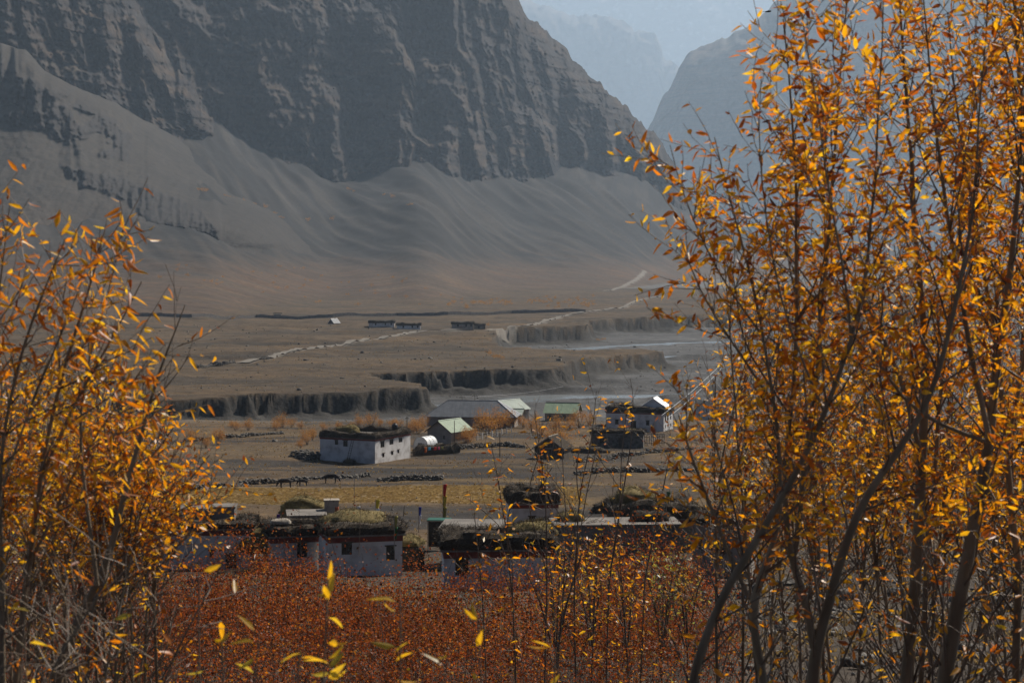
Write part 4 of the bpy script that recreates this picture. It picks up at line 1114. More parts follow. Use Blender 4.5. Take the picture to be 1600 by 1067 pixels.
def build_near_row():
    B = "brushwood"
    # house A
    rz = R(3); fl = corner_fl(392, 888, rz, 9.0, 100)
    t, zt = flat_house("brush_roof_house", "white house with a wide dark red band and two mud rooms on its roof", fl, rz, 9.0, 5.2, 2.75, M['whitewash'],
        front=[(5.6, 5.95, .9, 1.5), (6.9, 7.8, 0, 1.2, 'door'), (2.0, 2.8, 1.2, 2.1)], band=0.45, brush=0.55, seed=21)
    for (x0, x1, y, hh, lab) in ((2.6, 5.2, 2.2, 1.25, "wider mud plastered room on the roof behind the dark red band"), (5.5, 7.4, 2.6, 1.35, "narrower mud plastered room on the roof behind the dark red band")):
        rm = thing("roof_room", lab, "roof room", local_to_world(t, x0, y, zt), rz)
        mb = MB(); mb.box(0, x1-x0, 0, 2.2, 0, hh); mb.build("wall", M['mud'], rm)
        mb = MB(); mb.box(-0.1, x1-x0+0.1, -0.1, 2.3, hh+0.003, hh+0.12); mb.build("roof_slab", M['mud'], rm)
    # house B
    p = place(424, 896); rz = R(15)
    t, zt = flat_house("brush_roof_house", "small white house with a dark doorway, sacks on its brushwood roof", p, rz, 4.2, 5.0, 2.45, M['whitewash'],
        front=[(2.1, 2.95, 1.2, 2.45)], left=[(1.5, 2.2, 1.0, 1.8)], band=0.45, brush=0.75, seed=25, sides=(1, 0, 1, 1))
    heap("sack_heap", "crumpled pale sacks on the brushwood edge of a roof", "sack", local_to_world(t, 0.9, 0.6, zt+0.95), rz, 1.7, 1.0, 0.4, 3.3, M['palewood'], n_blades=60)
    # house C
    p = place(514, 902); rz = R(14)
    t, zt = flat_house("brush_roof_house", "white house with one square dark window and a hay-covered roof", p, rz, 5.9, 5.6, 2.7, M['whitewash'],
        front=[(1.0, 1.85, 1.75, 2.70), (4.6, 5.3, 1.2, 2.3)], band=0.45, brush=0.8, seed=29, brush_depth=1.5)
    heap("hay_stack", "broad green-gold hay layer spread over the roof with the square window", "hay", local_to_world(t, 2.6, 3.4, zt), rz, 6.0, 5.0, 1.5, 8.3, M['hay'], power=2.6, n_blades=1800, blade=(0.1, 0.3))
    # roof terraces behind B
    q = place(452, 842, dmin=120)
    x = (478-CX)/F*163; zz = ground_z(x, 163)
    cr = thing("roof_terrace", "grey concrete roof terrace between two brushwood roofs", "terrace", (x-1.5, 163, zz), R(8))
    mb = MB(); mb.box(0, 3.2, 0, 4.0, -1.0, 3.95); mb.build("wall", M['concrete'], cr)
    mb = MB(); mb.box(-0.12, 3.32, -0.12, 4.1, 3.953, 4.1); mb.build("roof_slab", M['mud'], cr)
    mb = MB(); mb.box(0.6, 2.8, -2.8, -0.15, -1.0, 3.2); mb.build("lower_wall", M['concrete'], cr)
    bx = thing("roof_hut", "pale box-shaped hut standing on the grey concrete roof terrace", "hut", (x+1.3, 166.2, zz+3.9), R(8))
    mb = MB(); mb.box(0, 1.2, 0, 1.2, 0, 1.0); mb.build("wall", M['palemud'], bx)
    mb = MB(); mb.box(-0.08, 1.28, -0.08, 1.28, 1.003, 1.1); mb.build("roof_slab", M['palewood'], bx)
    heap("hay_stack", "hay heap behind the grey concrete roof terrace", "hay", (x-0.6, 168.5, zz+2.6), R(5), 4.6, 2.6, 2.3, 9.1, M['hay'], n_blades=900)
    heap("hay_stack", "hay heap trampled over a roof between the grey terrace and the dark red band", "hay", (x-3.4, 161, zz+1.5), R(5), 4.8, 4.5, 2.1, 9.7, M['hay'], n_blades=1000)
    # fodder stack
    heap("fodder_stack", "dark rounded stack of brushwood beside the house with the square window", "fodder stack", place(628, 888), R(4), 3.7, 3.0, 2.2, 6.9, M['brush'], power=4.5, n_blades=1500)
    p = place(628, 888); heap("hay_stack", "golden hay topping laid over the dark fodder stack", "hay", (p.x, p.y, p.z+2.02), R(4), 3.5, 2.8, 0.75, 5.1, M['hay'], n_blades=900, blade=(.1, .3))
    # house D
    p = place(694, 921); rz = R(4)
    t, zt = flat_house("brush_roof_house", "white house under a thick domed layer of dark brushwood, red band below", p, rz, 7.4, 5.0, 2.1, M['whitewash'],
        front=[(0.75, 1.65, .95, 2.05)], band=0.45, brush=1.05, seed=35, brush_depth=1.7)
    heap("hay_stack", "thin pale straw scattered over the thick domed brushwood roof", "hay", local_to_world(t, 6.2, 3.4, zt), rz, 3.4, 3.0, 1.3, 4.7, M['hay'], n_blades=900)
    # grey block E
    x = (690-CX)/F*160; zz = ground_z(x, 160)
    t, zt = flat_house("grey_block_house", "low grey plastered building with a plain flat roof below the ploughed field", (x, 160, zz), R(-4), 4.8, 5.0, 3.3, M['concrete'],
        front=[(3.0, 3.6, 1.6, 2.5)], band=0, brush=0, seed=1, slab='mud')
    # long grey house G
    p = place(868, 892, dmin=100); rz = R(4)
    t, zt = flat_house("long_grey_house", "long dark grey plastered house with a flat mud roof and a pale framed window", p, rz, 10.4, 4.2, 3.7, M['mud'],
        front=[(7.1, 7.85, 1.9, 3.0), (7.2, 7.8, 0.2, 0.95), (3.5, 4.2, 2.0, 2.9)], band=0, brush=0, seed=1, frame='palewood', slab='mud', overhang=0.2)
    for i in range(9):
        q = local_to_world(t, 3.6+rnd.uniform(-1.3, 1.6), rnd.uniform(.3, 1.4), zt+0.06)
        mb = MB(); l = rnd.uniform(.5, 1.1); an = rnd.uniform(0, 3.1)
        mb.tube([(0, 0, 0), (l*math.cos(an), l*math.sin(an)*0.6, rnd.uniform(.05, .5))], [0.035, 0.02], 5)
        mb.build("firewood_stick", M['palewood'], None, loc=q, label="bleached firewood stick lying on the long grey house's mud roof", category="firewood", group="firewood sticks on the mud roof")
    heap("brushwood_heap", "low twig heap on the long grey house's mud roof", "heap", local_to_world(t, 8.2, 2.2, zt), rz, 3.6, 1.8, 0.8, 3.9, M['brush'], n_blades=700)
    heap("hay_stack", "small straw heap at the end of the long grey house's mud roof", "hay", local_to_world(t, 1.6, 2.6, zt), rz, 2.4, 1.8, 0.7, 2.9, M['hay'], n_blades=500)
    # tower wall H
    p = place(1082, 902, dmin=100); rz = R(-14)
    t, zt = flat_house("tall_mud_house", "tall pale mud house with slit windows beside the long grey house", p, rz, 4.6, 5.0, 4.3, M['palemud'], front=[(0.5, 0.75, 2.3, 3.1), (2.2, 2.9, 2.0, 3.0)], left=[(2.0, 2.3, 2.2, 3.0)], band=0, brush=0.6, seed=41)
    # houses J / I further up
    x = (800-CX)/F*190; zz = ground_z(x, 190)
    t, zt = flat_house("brush_roof_house", "white house behind the long grey house, dark brushwood piled on its roof", (x, 190, zz), R(6), 4.6, 5.5, 2.6, M['whitewash'], front=[(1.7, 2.3, .9, 1.8)], band=0.35, brush=1.2, seed=45)
    x = (958-CX)/F*172; zz = ground_z(x, 172)
    t, zt = flat_house("brush_roof_house", "house with a red band seen above the long grey house's roof, brown thatch on top", (x, 172, zz), R(2), 7.2, 6.0, 2.4, M['mud'], front=[(4.2, 4.9, 1.2, 2.1)], band=0.5, brush=1.35, seed=47, brush_depth=1.8)
    heap("hay_stack", "golden brown fodder mound on the roof above the long grey house", "hay", local_to_world(t, 2.2, 2.6, zt), R(2), 4.6, 4.0, 2.3, 5.9, M['hay'], n_blades=1100)
    x = (855-CX)/F*178; zz = ground_z(x, 178)
    hp = heap("brushwood_heap", "big dark brushwood heap above the long grey house, green net beside it", "heap", (x, 178, zz), R(5), 6.4, 3.2, 2.4, 6.1, M['brush'], n_blades=1600, power=2.6)
    x = (905-CX)/F*183
    heap("hay_stack", "low golden straw bank behind the green-edged brushwood heap", "hay", (x, 184, ground_z(x, 184)), R(8), 6.0, 3.4, 2.0, 6.6, M['hay'], n_blades=900)
    x = (975-CX)/F*215
    heap("brushwood_heap", "long low brushwood row on the field edge above the thatched roof", "heap", (x, 215, ground_z(x, 215)), R(10), 7.5, 1.6, 1.2, 6.2, M['brush'], n_blades=900, res=(44, 10))
    # green frame (net shed) beside fodder stack
    q = place(664, 872, dmin=100); t = thing("net_shed", "small shed of green netting behind the fodder stack", "shed", (q.x, q.y+6, ground_z(q.x, q.y+6)), R(-4))
    for x in (0, 1.9):
        for y in (0, 1.6):
            mb = MB(); mb.tube([(x, y, -0.5), (x, y, 2.7)], 0.045, 6); mb.build("post", M['palewood'], t)
    mb = MB(); mb.box(-0.1, 2.0, -0.05, 1.7, 2.65, 2.74); mb.build("roof_net", CLOTH['teal'], t)
    mb = MB(); mb.box(0.05, 1.85, 0.02, 0.05, 0.3, 2.6); mb.build("side_net", M['brush'], t)
    # flags
    q = place(692, 812); flag("bright red flag over a yellow one on a pole before the ploughed field", q, 3.9, ['red', 'yellow', 'olive'], 0.42, 1.15, 3)
    q = place(654, 832); flag("slim blue and white prayer flag behind the fodder stack", q, 2.6, ['blue', 'white'], 0.28, 0.75, 5)
    x = (432-CX)/F*160; flag("small purple flag behind the roof with pale sacks", (x, 160, ground_z(x, 160)+2.0), 2.6, ['purple'], 0.3, 0.7, 6)
    x = (523-CX)/F*157; flag("small rust red flag standing in the green-gold hay layer", (x, 157, ground_z(x, 157)+3.6), 1.9, ['rust'], 0.3, 0.8, 8)
    x = (616-CX)/F*149; flag("narrow olive and green flag at the corner of the hay-covered roof", (x, 149, ground_z(x, 149)+2.5), 2.4, ['olive', 'green'], 0.25, 0.8, 9)
    x = (553-CX)/F*170; flag("tall bare pole with a white rag tied low, behind the hay-covered roof", (x, 170, ground_z(x, 170)), 7.4, [], 0.3, 0.9, 2)
    flag("white rag tied to a short pole behind the hay-covered roof", (x+0.25, 170, ground_z(x, 170)+1.0), 3.4, ['white'], 0.3, 1.0, 4)
    x = (587-CX)/F*168; flag("yellow and white flags on a thin pole behind the hay-covered roof", (x, 168, ground_z(x, 168)+1.2), 4.0, ['yellow', 'white'], 0.35, 0.7, 12)
    x = (1041-CX)/F*171; flag("small green flag above the red band of the thatched house", (x, 171, ground_z(x, 171)+3.0), 2.6, ['green'], 0.35, 0.9, 13)
    pole("short leaning stake in the stubble field behind the hay-covered roof", place(474, 786), 1.5, name="stake", lean=0.2, r=0.05)
    pole("stake by the ploughed field beside the bright red flag", place(630, 806), 1.2, name="stake", lean=0.15, r=0.05)
    # field walls
    gw = "field walls between the fields"
    stone_wall("dark stone field wall along the top of the golden stubble field, cattle grazing below it", [place(x, y) for x, y in ((255,772),(320,764),(390,757),(450,753),(530,747),(575,744))], 0.8, 1.0, 61, 0.36)
    stone_wall("stone field wall behind the dark barn and washing line", [place(x, y) for x, y in ((700,703),(740,700),(790,697),(820,700))], 0.9, 1.0, 62, 0.36)
    stone_wall("low stone field wall in front of the dark stone shed", [place(x, y) for x, y in ((905,722),(960,716),(1010,708),(1080,702))], 0.8, 1.0, 63, 0.36)
    stone_wall("stony bank crossing the fields between ploughed strips, above the red flag", [place(x, y) for x, y in ((590,752),(640,750),(690,750))], 0.7, 1.6, 64, 0.34)
    stone_wall("broken stone wall below the orange bushes on the near river bank", [place(x, y) for x, y in ((290,690),(340,686),(380,683),(440,678))], 0.8, 1.1, 65, 0.4)
    stone_wall("stone wall along the bank above the thatched house", [place(x, y) for x, y in ((900,742),(960,738),(1050,736),(1130,740))], 0.8, 1.2, 66, 0.36)
    stone_wall("stone wall at the foot of the tall mud house, grey stones", [place(x, y, dmin=90) for x, y in ((962,908),(1000,902),(1040,898),(1070,895))], 1.3, 1.2, 67, 0.38)
    for k, (x, y) in enumerate(((447,762),(474,759),(516,755))):
        cow(("dark cow grazing at the uphill end of the golden stubble field", "dark calf grazing between the two grown cattle", "dark cow grazing along the field wall nearest the bare pole")[k], place(x, y), (R(200), R(170), R(0))[k], (1.0, 0.72, 1.05)[k])

def cow(label, loc, rz, s):
    V = [(0.75,0,1.02),(0.35,0,1.05),(-0.3,0,1.02),(-0.7,0,1.05),(1.0,0,0.95),(1.25,0,0.55),(1.38,0,0.25)]
    E = [(0,1),(1,2),(2,3),(0,4),(4,5),(5,6)]; Rr = [.27,.33,.34,.26,.17,.13,.09]
    for x, b in ((0.68, 0), (-0.62, 3)):
        for sy in (-.17, .17):
            n = len(V); V += [(x, sy, .72), (x+0.04, sy, .4), (x-0.02, sy, 0.0)]; E += [(b, n), (n, n+1), (n+1, n+2)]; Rr += [.13, .075, .06]
    n = len(V); V += [(-.92, 0, .95), (-1.0, 0, .5)]; E += [(3, n), (n, n+1)]; Rr += [.05, .035]
    for sy in (-1, 1):
        n = len(V); V += [(1.22, sy*.14, .72), (1.2, sy*.26, .92)]; E += [(5, n), (n, n+1)]; Rr += [.035, .02]
    me = bpy.data.meshes.new("grazing_cow"); me.from_pydata([(a*s, b*s, c*s) for a, b, c in V], E, []); me.update()
    o = add("grazing_cow", me, None, loc, rz, label=label, category="cow", group="cattle on the stubble field")
    sk = o.modifiers.new("skin", 'SKIN'); o.modifiers.new("sub", 'SUBSURF').levels = 1; o.modifiers["sub"].render_levels = 1
    for i, v in enumerate(me.skin_vertices[0].data): v.radius = (Rr[i]*s, Rr[i]*s)
    me.skin_vertices[0].data[1].use_root = True
    me.materials.append(M['cowhide'])

def build_far_things():
    # farmsteads on the far terrace
    for px, py, w, h, lab in ((576, 511, 40, 6, "far white farmhouse with a ragged dark roof, next to a lower twin"), (620, 514, 37, 5, "far low white farmhouse with a straight dark roof edge"),
                              (706, 515, 34, 8, "far white farmhouse with a shed by the pale dirt road")):
        p = on_ground(px, py, dmin=900, dmax=1500); s = p.y/F
        t, zt = flat_house("far_farmhouse", lab, p, R(2), w*s, 6.0, h*s, M['palemud'] if px > 690 else M['whitewash'], front=[(w*s*f, w*s*f+.9, h*s-1.2, h*s-0.1) for f in (.24, .62, .85)], band=0, brush=1.3, seed=px, brush_depth=1.6, sides=(1, 1, 0, 1))
    p = on_ground(741, 514, dmin=900, dmax=1500)
    flat_house("far_shed", "far low shed built against the farmhouse by the pale dirt road", p, R(2), 6.0, 5.0, 2.0, M['mud'], front=[(2.0, 3.0, 0.3, 1.5)], band=0, brush=0.8, seed=99, cat="shed", sides=(1, 0, 0, 0))
    p = on_ground(513, 506, dmin=900, dmax=1500)
    gable_house("far_hut", "tiny far hut with one bright white roof slope on the terrace", p, R(-35), 4.5, 5.0, 0.6, 2.3, M['mud'], M['greyroof'], 'y', cat="hut", trim=M['whitemetal'])
    # boundary wall across the fan
    a = [on_ground(x, y, dmin=1000, dmax=2200) for x, y in ((200,494),(300,496),(400,496.5),(520,495.5),(620,493.5),(700,492),(800,490),(915,488))]
    wl = thing("boundary_wall", "long dark straight wall crossing the far plain below the mountain", "wall", a[0])
    mb = MB()
    for i in range(len(a)-1):
        n = 24
        for k in range(n):
            p, q = a[i].lerp(a[i+1], k/n), a[i].lerp(a[i+1], (k+1)/n)
            zp, zq = ground_z(p.x, p.y), ground_z(q.x, q.y)
            hh = 2.0+rnd.uniform(-.15, .25)
            P0, Q0 = Vector((p.x, p.y, zp-1))-a[0], Vector((q.x, q.y, zq-1))-a[0]
            mb.prism([P0, Q0, Q0+Vector((0, 0, hh+1)), P0+Vector((0, 0, hh+1))], (0, 0.6, 0))
    mb.build("masonry", M['mud'], wl)
    p = on_ground(428, 494, dmin=1000, dmax=2200)
    gable_house("far_hut", "tiny dark hut built on the long boundary wall", p+Vector((0, -1.2, 0)), 0, 4.6, 3.0, 1.3, 0.8, M['mud'], M['brush'], 'x', cat="hut")
    stone_wall("crumbled stone enclosure wall beside the pale track on the terrace", [on_ground(x, y, dmin=640, dmax=1100) for x, y in ((308,575),(330,572),(350,570),(366,567))], 1.3, 1.4, 71, 0.5)
    stone_wall("low stone rubble beside the pale track's bend", [on_ground(x, y, dmin=640, dmax=1200) for x, y in ((405,562),(420,561))], 1.0, 1.4, 72, 0.5)
    # bird
    bp = PT(1200, 19, 130)
    mb = MB()
    t = thing("bird", "small black bird gliding in front of the hazy mountain", "bird", bp, R(15))
    mb.tube([(-.22, 0, 0), (-.1, 0, .01), (.05, 0, .02), (.16, 0, .03), (.24, 0, .03)], [.015, .05, .055, .04, .012], 8); mb.build("body", M['feather'], t, True)
    for s in (-1, 1):
        mb = MB(); mb.prism([(.10, s*.04, .03), (.14, s*.22, .08), (.04, s*.46, .03), (-.04, s*.40, .02), (-.08, s*.18, .06), (-.08, s*.04, .02)], (0, 0, .012)); mb.build("wing", M['feather'], t)
    mb = MB(); mb.prism([(-.2, -.03, 0), (-.2, .03, 0), (-.38, .08, 0), (-.38, -.08, 0)], (0, 0, .01)); mb.build("tail", M['feather'], t)

# ------------------------------------------------------------------ plants
def mat_leaf(name, trans=0.55, rough=0.38, glint=0.10):
    m = bpy.data.materials.new(name)
    m.use_nodes = True
    nt = m.node_tree; N = nt.nodes; L = nt.links
    for n in list(N):
        if n.type != 'OUTPUT_MATERIAL': N.remove(n)
    out = [n for n in N if n.type == 'OUTPUT_MATERIAL'][0]
    at = N.new("ShaderNodeVertexColor"); at.layer_name = "Col"
    geo = N.new("ShaderNodeNewGeometry"); tc = N.new("ShaderNodeTexCoord")
    nz = N.new("ShaderNodeTexNoise"); nz.inputs['Scale'].default_value = 55; nz.inputs['Detail'].default_value = 3
    L.new(tc.outputs['Object'], nz.inputs['Vector'])
    mr = N.new("ShaderNodeMapRange"); mr.inputs['From Min'].default_value = 0.3; mr.inputs['From Max'].default_value = 0.7
    mr.inputs['To Min'].default_value = 0.65; mr.inputs['To Max'].default_value = 1.25
    L.new(nz.outputs[0], mr.inputs[0])
    vm = N.new("ShaderNodeVectorMath"); vm.operation = 'SCALE'; L.new(at.outputs[0], vm.inputs[0]); L.new(mr.outputs[0], vm.inputs['Scale'])
    df = N.new("ShaderNodeBsdfDiffuse"); tr = N.new("ShaderNodeBsdfTranslucent"); gl = N.new("ShaderNodeBsdfGlossy")
    gl.inputs['Roughness'].default_value = rough
    L.new(vm.outputs[0], df.inputs[0]); L.new(vm.outputs[0], tr.inputs[0])
    m1 = N.new("ShaderNodeMixShader"); m1.inputs[0].default_value = trans; L.new(df.outputs[0], m1.inputs[1]); L.new(tr.outputs[0], m1.inputs[2])
    m2 = N.new("ShaderNodeMixShader"); m2.inputs[0].default_value = glint; L.new(m1.outputs[0], m2.inputs[1]); L.new(gl.outputs[0], m2.inputs[2])
    L.new(m2.outputs[0], out.inputs['Surface'])
    return m
M['leaf'] = mat_leaf("autumn_leaf", 0.74, 0.4, 0.045)
M['smallleaf'] = mat_leaf("thicket_leaf", 0.55, 0.5, 0.015)
M['bark'] = mat_noise("pale_bark", (0.15, 0.11, 0.068), (0.29, 0.225, 0.145), 9, 0.75, 0.5, 40, stretch=(1, 1, 0.3), bdist=0.004, spec=0.35)
M['twig'] = mat_noise("twig_bark", (0.06, 0.036, 0.022), (0.19, 0.14, 0.095), 6, 0.5, 0.3, 60, bdist=0.002, spec=0.5)

ORANGE = [((0.90,0.33,0.005),5),((0.92,0.42,0.010),4.5),((0.76,0.22,0.005),3.5),((0.45,0.105,0.006),2),((0.93,0.50,0.02),1.5),((0.20,0.05,0.012),.8)]
AMBER = [((0.92,0.42,0.008),5),((0.93,0.52,0.016),4),((0.74,0.22,0.006),3),((0.42,0.10,0.008),1.4)]
YELLOW = [((0.88,0.47,0.012),4),((0.86,0.38,0.01),3),((0.80,0.48,0.025),2),((0.60,0.42,0.04),.6)]
RED = [((0.30,0.062,0.014),5),((0.40,0.100,0.015),4),((0.19,0.038,0.013),4),((0.52,0.17,0.014),1.1),((0.10,0.045,0.025),2)]
SHRUBO = [((0.48,0.21,0.045),4),((0.55,0.28,0.05),3),((0.34,0.14,0.04),3)]
SCRUB = [((0.46,0.22,0.04),4),((0.52,0.27,0.05),3),((0.34,0.15,0.04),3)]
GREENY = [((0.40,0.33,0.05),3),((0.24,0.26,0.06),2),((0.55,0.34,0.04),3),((0.50,0.20,0.03),2)]

def pick_cols(rg, pal, n):
    w = np.array([b for _, b in pal], float); w /= w.sum()
    c = np.array([a for a, _ in pal])[rg.choice(len(pal), n, p=w)]
    return np.clip(c*rg.uniform(0.75, 1.2, (n, 1)), 0, 0.95)

def leaf_geometry(P, D, Nn, L, W, curl, rg):
    """(n) leaves from point P along unit D with face normal Nn; six corners and a fold, returns verts (n,7,3) and local faces"""
    S = np.cross(D, Nn); S /= np.linalg.norm(S, axis=1)[:, None]+1e-9
    N2 = np.cross(S, D)
    L = L[:, None]; W = W[:, None]; c = curl[:, None]
    at = lambda l, w, z: P+D*(L*l)+S*(W*w)+N2*(L*z)
    V = np.stack([at(0, 0, 0), at(.30, .5, .07-0.1*c*.3), at(.30, -.5, .07-0.1*c*.3), at(.34, 0, -0.1*c*.3), at(.68, .36, .05-c*.22), at(.68, -.36, .05-c*.22), at(1, 0, -c*.45)], 1)
    Fc = np.array([(0,3,1,1),(0,2,3,3),(1,3,6,4),(3,2,5,6)])
    return V, Fc

def leaves_mesh(name, P, D, Nn, L, W, curl, cols, rg, mat, simple=False):
    if simple:
        n = len(P); S = np.cross(D, Nn); S /= np.linalg.norm(S, axis=1)[:, None]+1e-9; N2 = np.cross(S, D)
        L = L[:, None]; W = W[:, None]*0.5; c = curl[:, None]
        V = np.stack([P, P+D*L*.45+S*W, P+D*L-N2*L*.35*c, P+D*L*.45-S*W], 1)
        return mesh_from(name, V.reshape(-1, 3), np.arange(4*n).reshape(n, 4), mat, False, np.repeat(cols, 4, 0))
    V, _ = leaf_geometry(P, D, Nn, L, W, curl, rg); n = len(P)
    tri = np.array([(0,3,1),(0,2,3),(1,3,4),(4,3,6),(3,2,5),(3,5,6)])
    Fc = (tri[None]+7*np.arange(n)[:, None, None]).reshape(-1, 3)
    return mesh_from(name, V.reshape(-1, 3), Fc, mat, False, np.repeat(cols, 7, 0))

class Tubes:
    def __init__(s): s.V = []; s.F = []; s.n = 0
    def add(s, P, r, sides):
        P = np.asarray(P, float); k = len(P)
        if k < 2: return
        t = np.gradient(P, axis=0); t /= np.linalg.norm(t, axis=1)[:, None]+1e-9
        a = np.cross(t, np.array([0.31, 0.87, 0.38])); a /= np.linalg.norm(a, axis=1)[:, None]+1e-9; b = np.cross(t, a)
        w = np.arange(sides)*2*np.pi/sides
        ring = P[:, None]+np.asarray(r)[:, None, None]*(np.cos(w)[None, :, None]*a[:, None]+np.sin(w)[None, :, None]*b[:, None])
        s.V.append(ring.reshape(-1, 3)); i = np.arange(k*sides).reshape(k, sides)+s.n
        s.F.append(np.stack([i[:-1], np.roll(i[:-1], -1, 1), np.roll(i[1:], -1, 1), i[1:]], -1).reshape(-1, 4)); s.n += k*sides
    def build(s, name, mat, parent, origin):
        if not s.V: return None
        return add(name, mesh_from(name, np.concatenate(s.V)-np.array(origin)[None], np.concatenate(s.F), mat, True), parent)

def resample(P, R_, step):
    P = np.asarray(P, float); d = np.concatenate([[0], np.cumsum(np.linalg.norm(np.diff(P, axis=0), axis=1))])
    n = max(3, int(d[-1]/step)); s = np.linspace(0, d[-1], n)
    # smooth path through the points
    Q = np.stack([np.interp(s, d, P[:, i]) for i in range(3)], 1); r = np.interp(s, d, R_)
    for _ in range(3): Q[1:-1] = (Q[:-2]+2*Q[1:-1]+Q[2:])/4
    return Q, r, d[-1]

def grow(rg, start, d, length, r0, seg, wander, up):
    n = max(3, int(length/seg)); P = [np.array(start)]; d = np.array(d)/np.linalg.norm(d)
    for i in range(n):
        d = d+rg.normal(0, wander, 3)+np.array([0, 0, up]); d /= np.linalg.norm(d); P.append(P[-1]+d*(length/n))
    return np.array(P), np.linspace(r0, max(r0*0.3, 0.0012), n+1)

def build_tree(label, stems, group=None, seed=1, leaf=(0.048, 0.078), pal=ORANGE, b_space=0.16, b_len=(0.35, 1.0), t_space=0.10, t_len=(0.10, 0.32), l_space=0.035, leaf_from=0.25,
               first=0.3, up=0.05, droop=0.35, keep=1.0, singles=0, name="poplar_tree", cat="tree", bare=0.0, aspect=0.30, spread=1.0, leaf_mat='leaf', stem_mat='bark', depth_bias=0.0, leaf_floor=1e6, rscale=0.8):
    """stems: list of (list of (px, py, radius in px), distance); the first stem's foot carries the tree"""
    rg = np.random.default_rng(seed)
    trunk, twigs = Tubes(), Tubes(); LP, LD = [], []
    base = None
    for si, (pts, D) in enumerate(stems):
        P = []; r_ = []
        for k, q in enumerate(pts):
            dd = D + (q[3] if len(q) > 3 else 0)
            P.append(np.array(PT(q[0], q[1], dd))); r_.append(q[2]*dd/F*rscale)
        if si == 0:
            f = P[0].copy(); f[2] = ground_z(f[0], f[1]); f[0] += rg.normal(0, 0.05)
            base = f.copy()
            if f[2] < P[0][2]-0.05:
                P.insert(0, f-np.array([0, 0, 0.1])); r_.insert(0, r_[0]*1.15)
        Q, r, L = resample(P, r_, 0.10)
        Q = Q+np.stack([0.012*fbm(np.arange(len(Q))*0.17+seed+si*9, 0.5+np.zeros(len(Q)), a*3.1, 2) for a in range(3)], 1)*min(1.0, L)
        Q[:, 1] += depth_bias*np.linspace(0, 1, len(Q))
        trunk.add(Q, r, 8 if r[0] > 0.02 else 6)
        # side branches
        s = first*L+rg.uniform(0, b_space)
        step = L/(len(Q)-1)
        while s < L:
            i = min(len(Q)-2, int(s/step)); t = Q[i+1]-Q[i]; t /= np.linalg.norm(t)
            side = rg.normal(0, 1, 3); side -= t*side.dot(t); side /= np.linalg.norm(side)
            frac = s/L
            ln = rg.uniform(*b_len)*(1.15-0.65*frac)
            ang = rg.uniform(0.45, 0.85)*spread
            B, br = grow(rg, Q[i], t*math.cos(ang)+side*math.sin(ang), ln, min(r[i]*0.55, 0.0035+ln*0.005), 0.10, 0.12, up)
            twigs.add(B, br, 5 if br[0] > 0.006 else 4)
            is_bare = rg.random() < bare
            q = 0.15*ln
            while q < ln:
                j = min(len(B)-2, int(q/ln*(len(B)-1))); tt = B[j+1]-B[j]; tt /= np.linalg.norm(tt)
                sd = rg.normal(0, 1, 3); sd -= tt*sd.dot(tt); sd /= np.linalg.norm(sd); an = rg.uniform(0.4, 0.8)
                tl = rg.uniform(*t_len)
                T, tr = grow(rg, B[j], tt*math.cos(an)+sd*math.sin(an), tl, 0.0024, 0.075, 0.13, up)
                twigs.add(T, tr, 3)
                if not is_bare:
                    m = int(tl/l_space)
                    for z in range(m):
                        x = (z+0.6)/m*(len(T)-1); a = min(len(T)-2, int(x)); td = T[a+1]-T[a]
                        LP.append(T[a]+td*(x-a)); LD.append(td/np.linalg.norm(td))
                q += rg.uniform(0.6, 1.4)*t_space
            if not is_bare:
                m = int(ln*(1-leaf_from)/l_space*0.6)
                for z in range(m):
                    x = (leaf_from+(1-leaf_from)*(z+rg.random())/m)*(len(B)-1.001); a = int(x); td = B[a+1]-B[a]
                    LP.append(B[a]+td*(x-a)); LD.append(td/np.linalg.norm(td))
            s += rg.uniform(0.6, 1.4)*b_space
        # leaves at the tip of the stem itself
        for z in range(8):
            x = (0.8+0.2*rg.random())*(len(Q)-1.001); a = int(x); td = Q[a+1]-Q[a]; LP.append(Q[a]); LD.append(td/np.linalg.norm(td))
    t = thing(name, label, cat, tuple(base), 0, group)
    trunk.build("trunk", M[stem_mat], t, base)
    tw = twigs.build("branches", M['twig'], t, base)
    if tw: tw["kind"] = "stuff"
    LP = np.array(LP); LD = np.array(LD)
    py_ = HY-F*LP[:, 2]/LP[:, 1]
    k = rg.random(len(LP)) < keep*(1-0.80*sstep(leaf_floor-70, leaf_floor+70, py_)); LP = LP[k]; LD = LD[k]; n = len(LP)
    out = rg.normal(0, 1, (n, 3)); out -= LD*(out*LD).sum(1)[:, None]; out /= np.linalg.norm(out, axis=1)[:, None]
    D_ = LD*0.55+out*0.8; D_[:, 2] -= droop*rg.uniform(0.2, 1.6, n); D_ /= np.linalg.norm(D_, axis=1)[:, None]
    Nn = rg.normal(0, 1, (n, 3))+np.array([0, 0, 0.5]); L = rg.uniform(leaf[0], leaf[1], n)*rg.choice([1, 1, 1, 0.7], n); W = L*aspect*rg.uniform(0.75, 1.2, n)
    curl = rg.uniform(-0.1, 0.6, n); cols = pick_cols(rg, pal, n)
    LPl = LP-base[None]
    px = CX+F*LP[:, 0]/LP[:, 1]; py = HY-F*LP[:, 2]/LP[:, 1]
    seen = (px > -10) & (px < 1610) & (py > -10) & (py < 1075)
    size = np.where(seen, F*L/LP[:, 1]*np.sqrt(np.clip(1-D_[:, 1]**2, 0.05, 1)), 0)
    order = np.argsort(-size)
    single = order[:singles]; single = single[size[single] > 9]
    rest = np.ones(n, bool); rest[single] = False
    if rest.any():
        add("crown", leaves_mesh("crown", LPl[rest], D_[rest], Nn[rest], L[rest], W[rest], curl[rest], cols[rest], rg, M[leaf_mat], simple=(name in ('sapling', 'bush'))), t, kind="stuff")
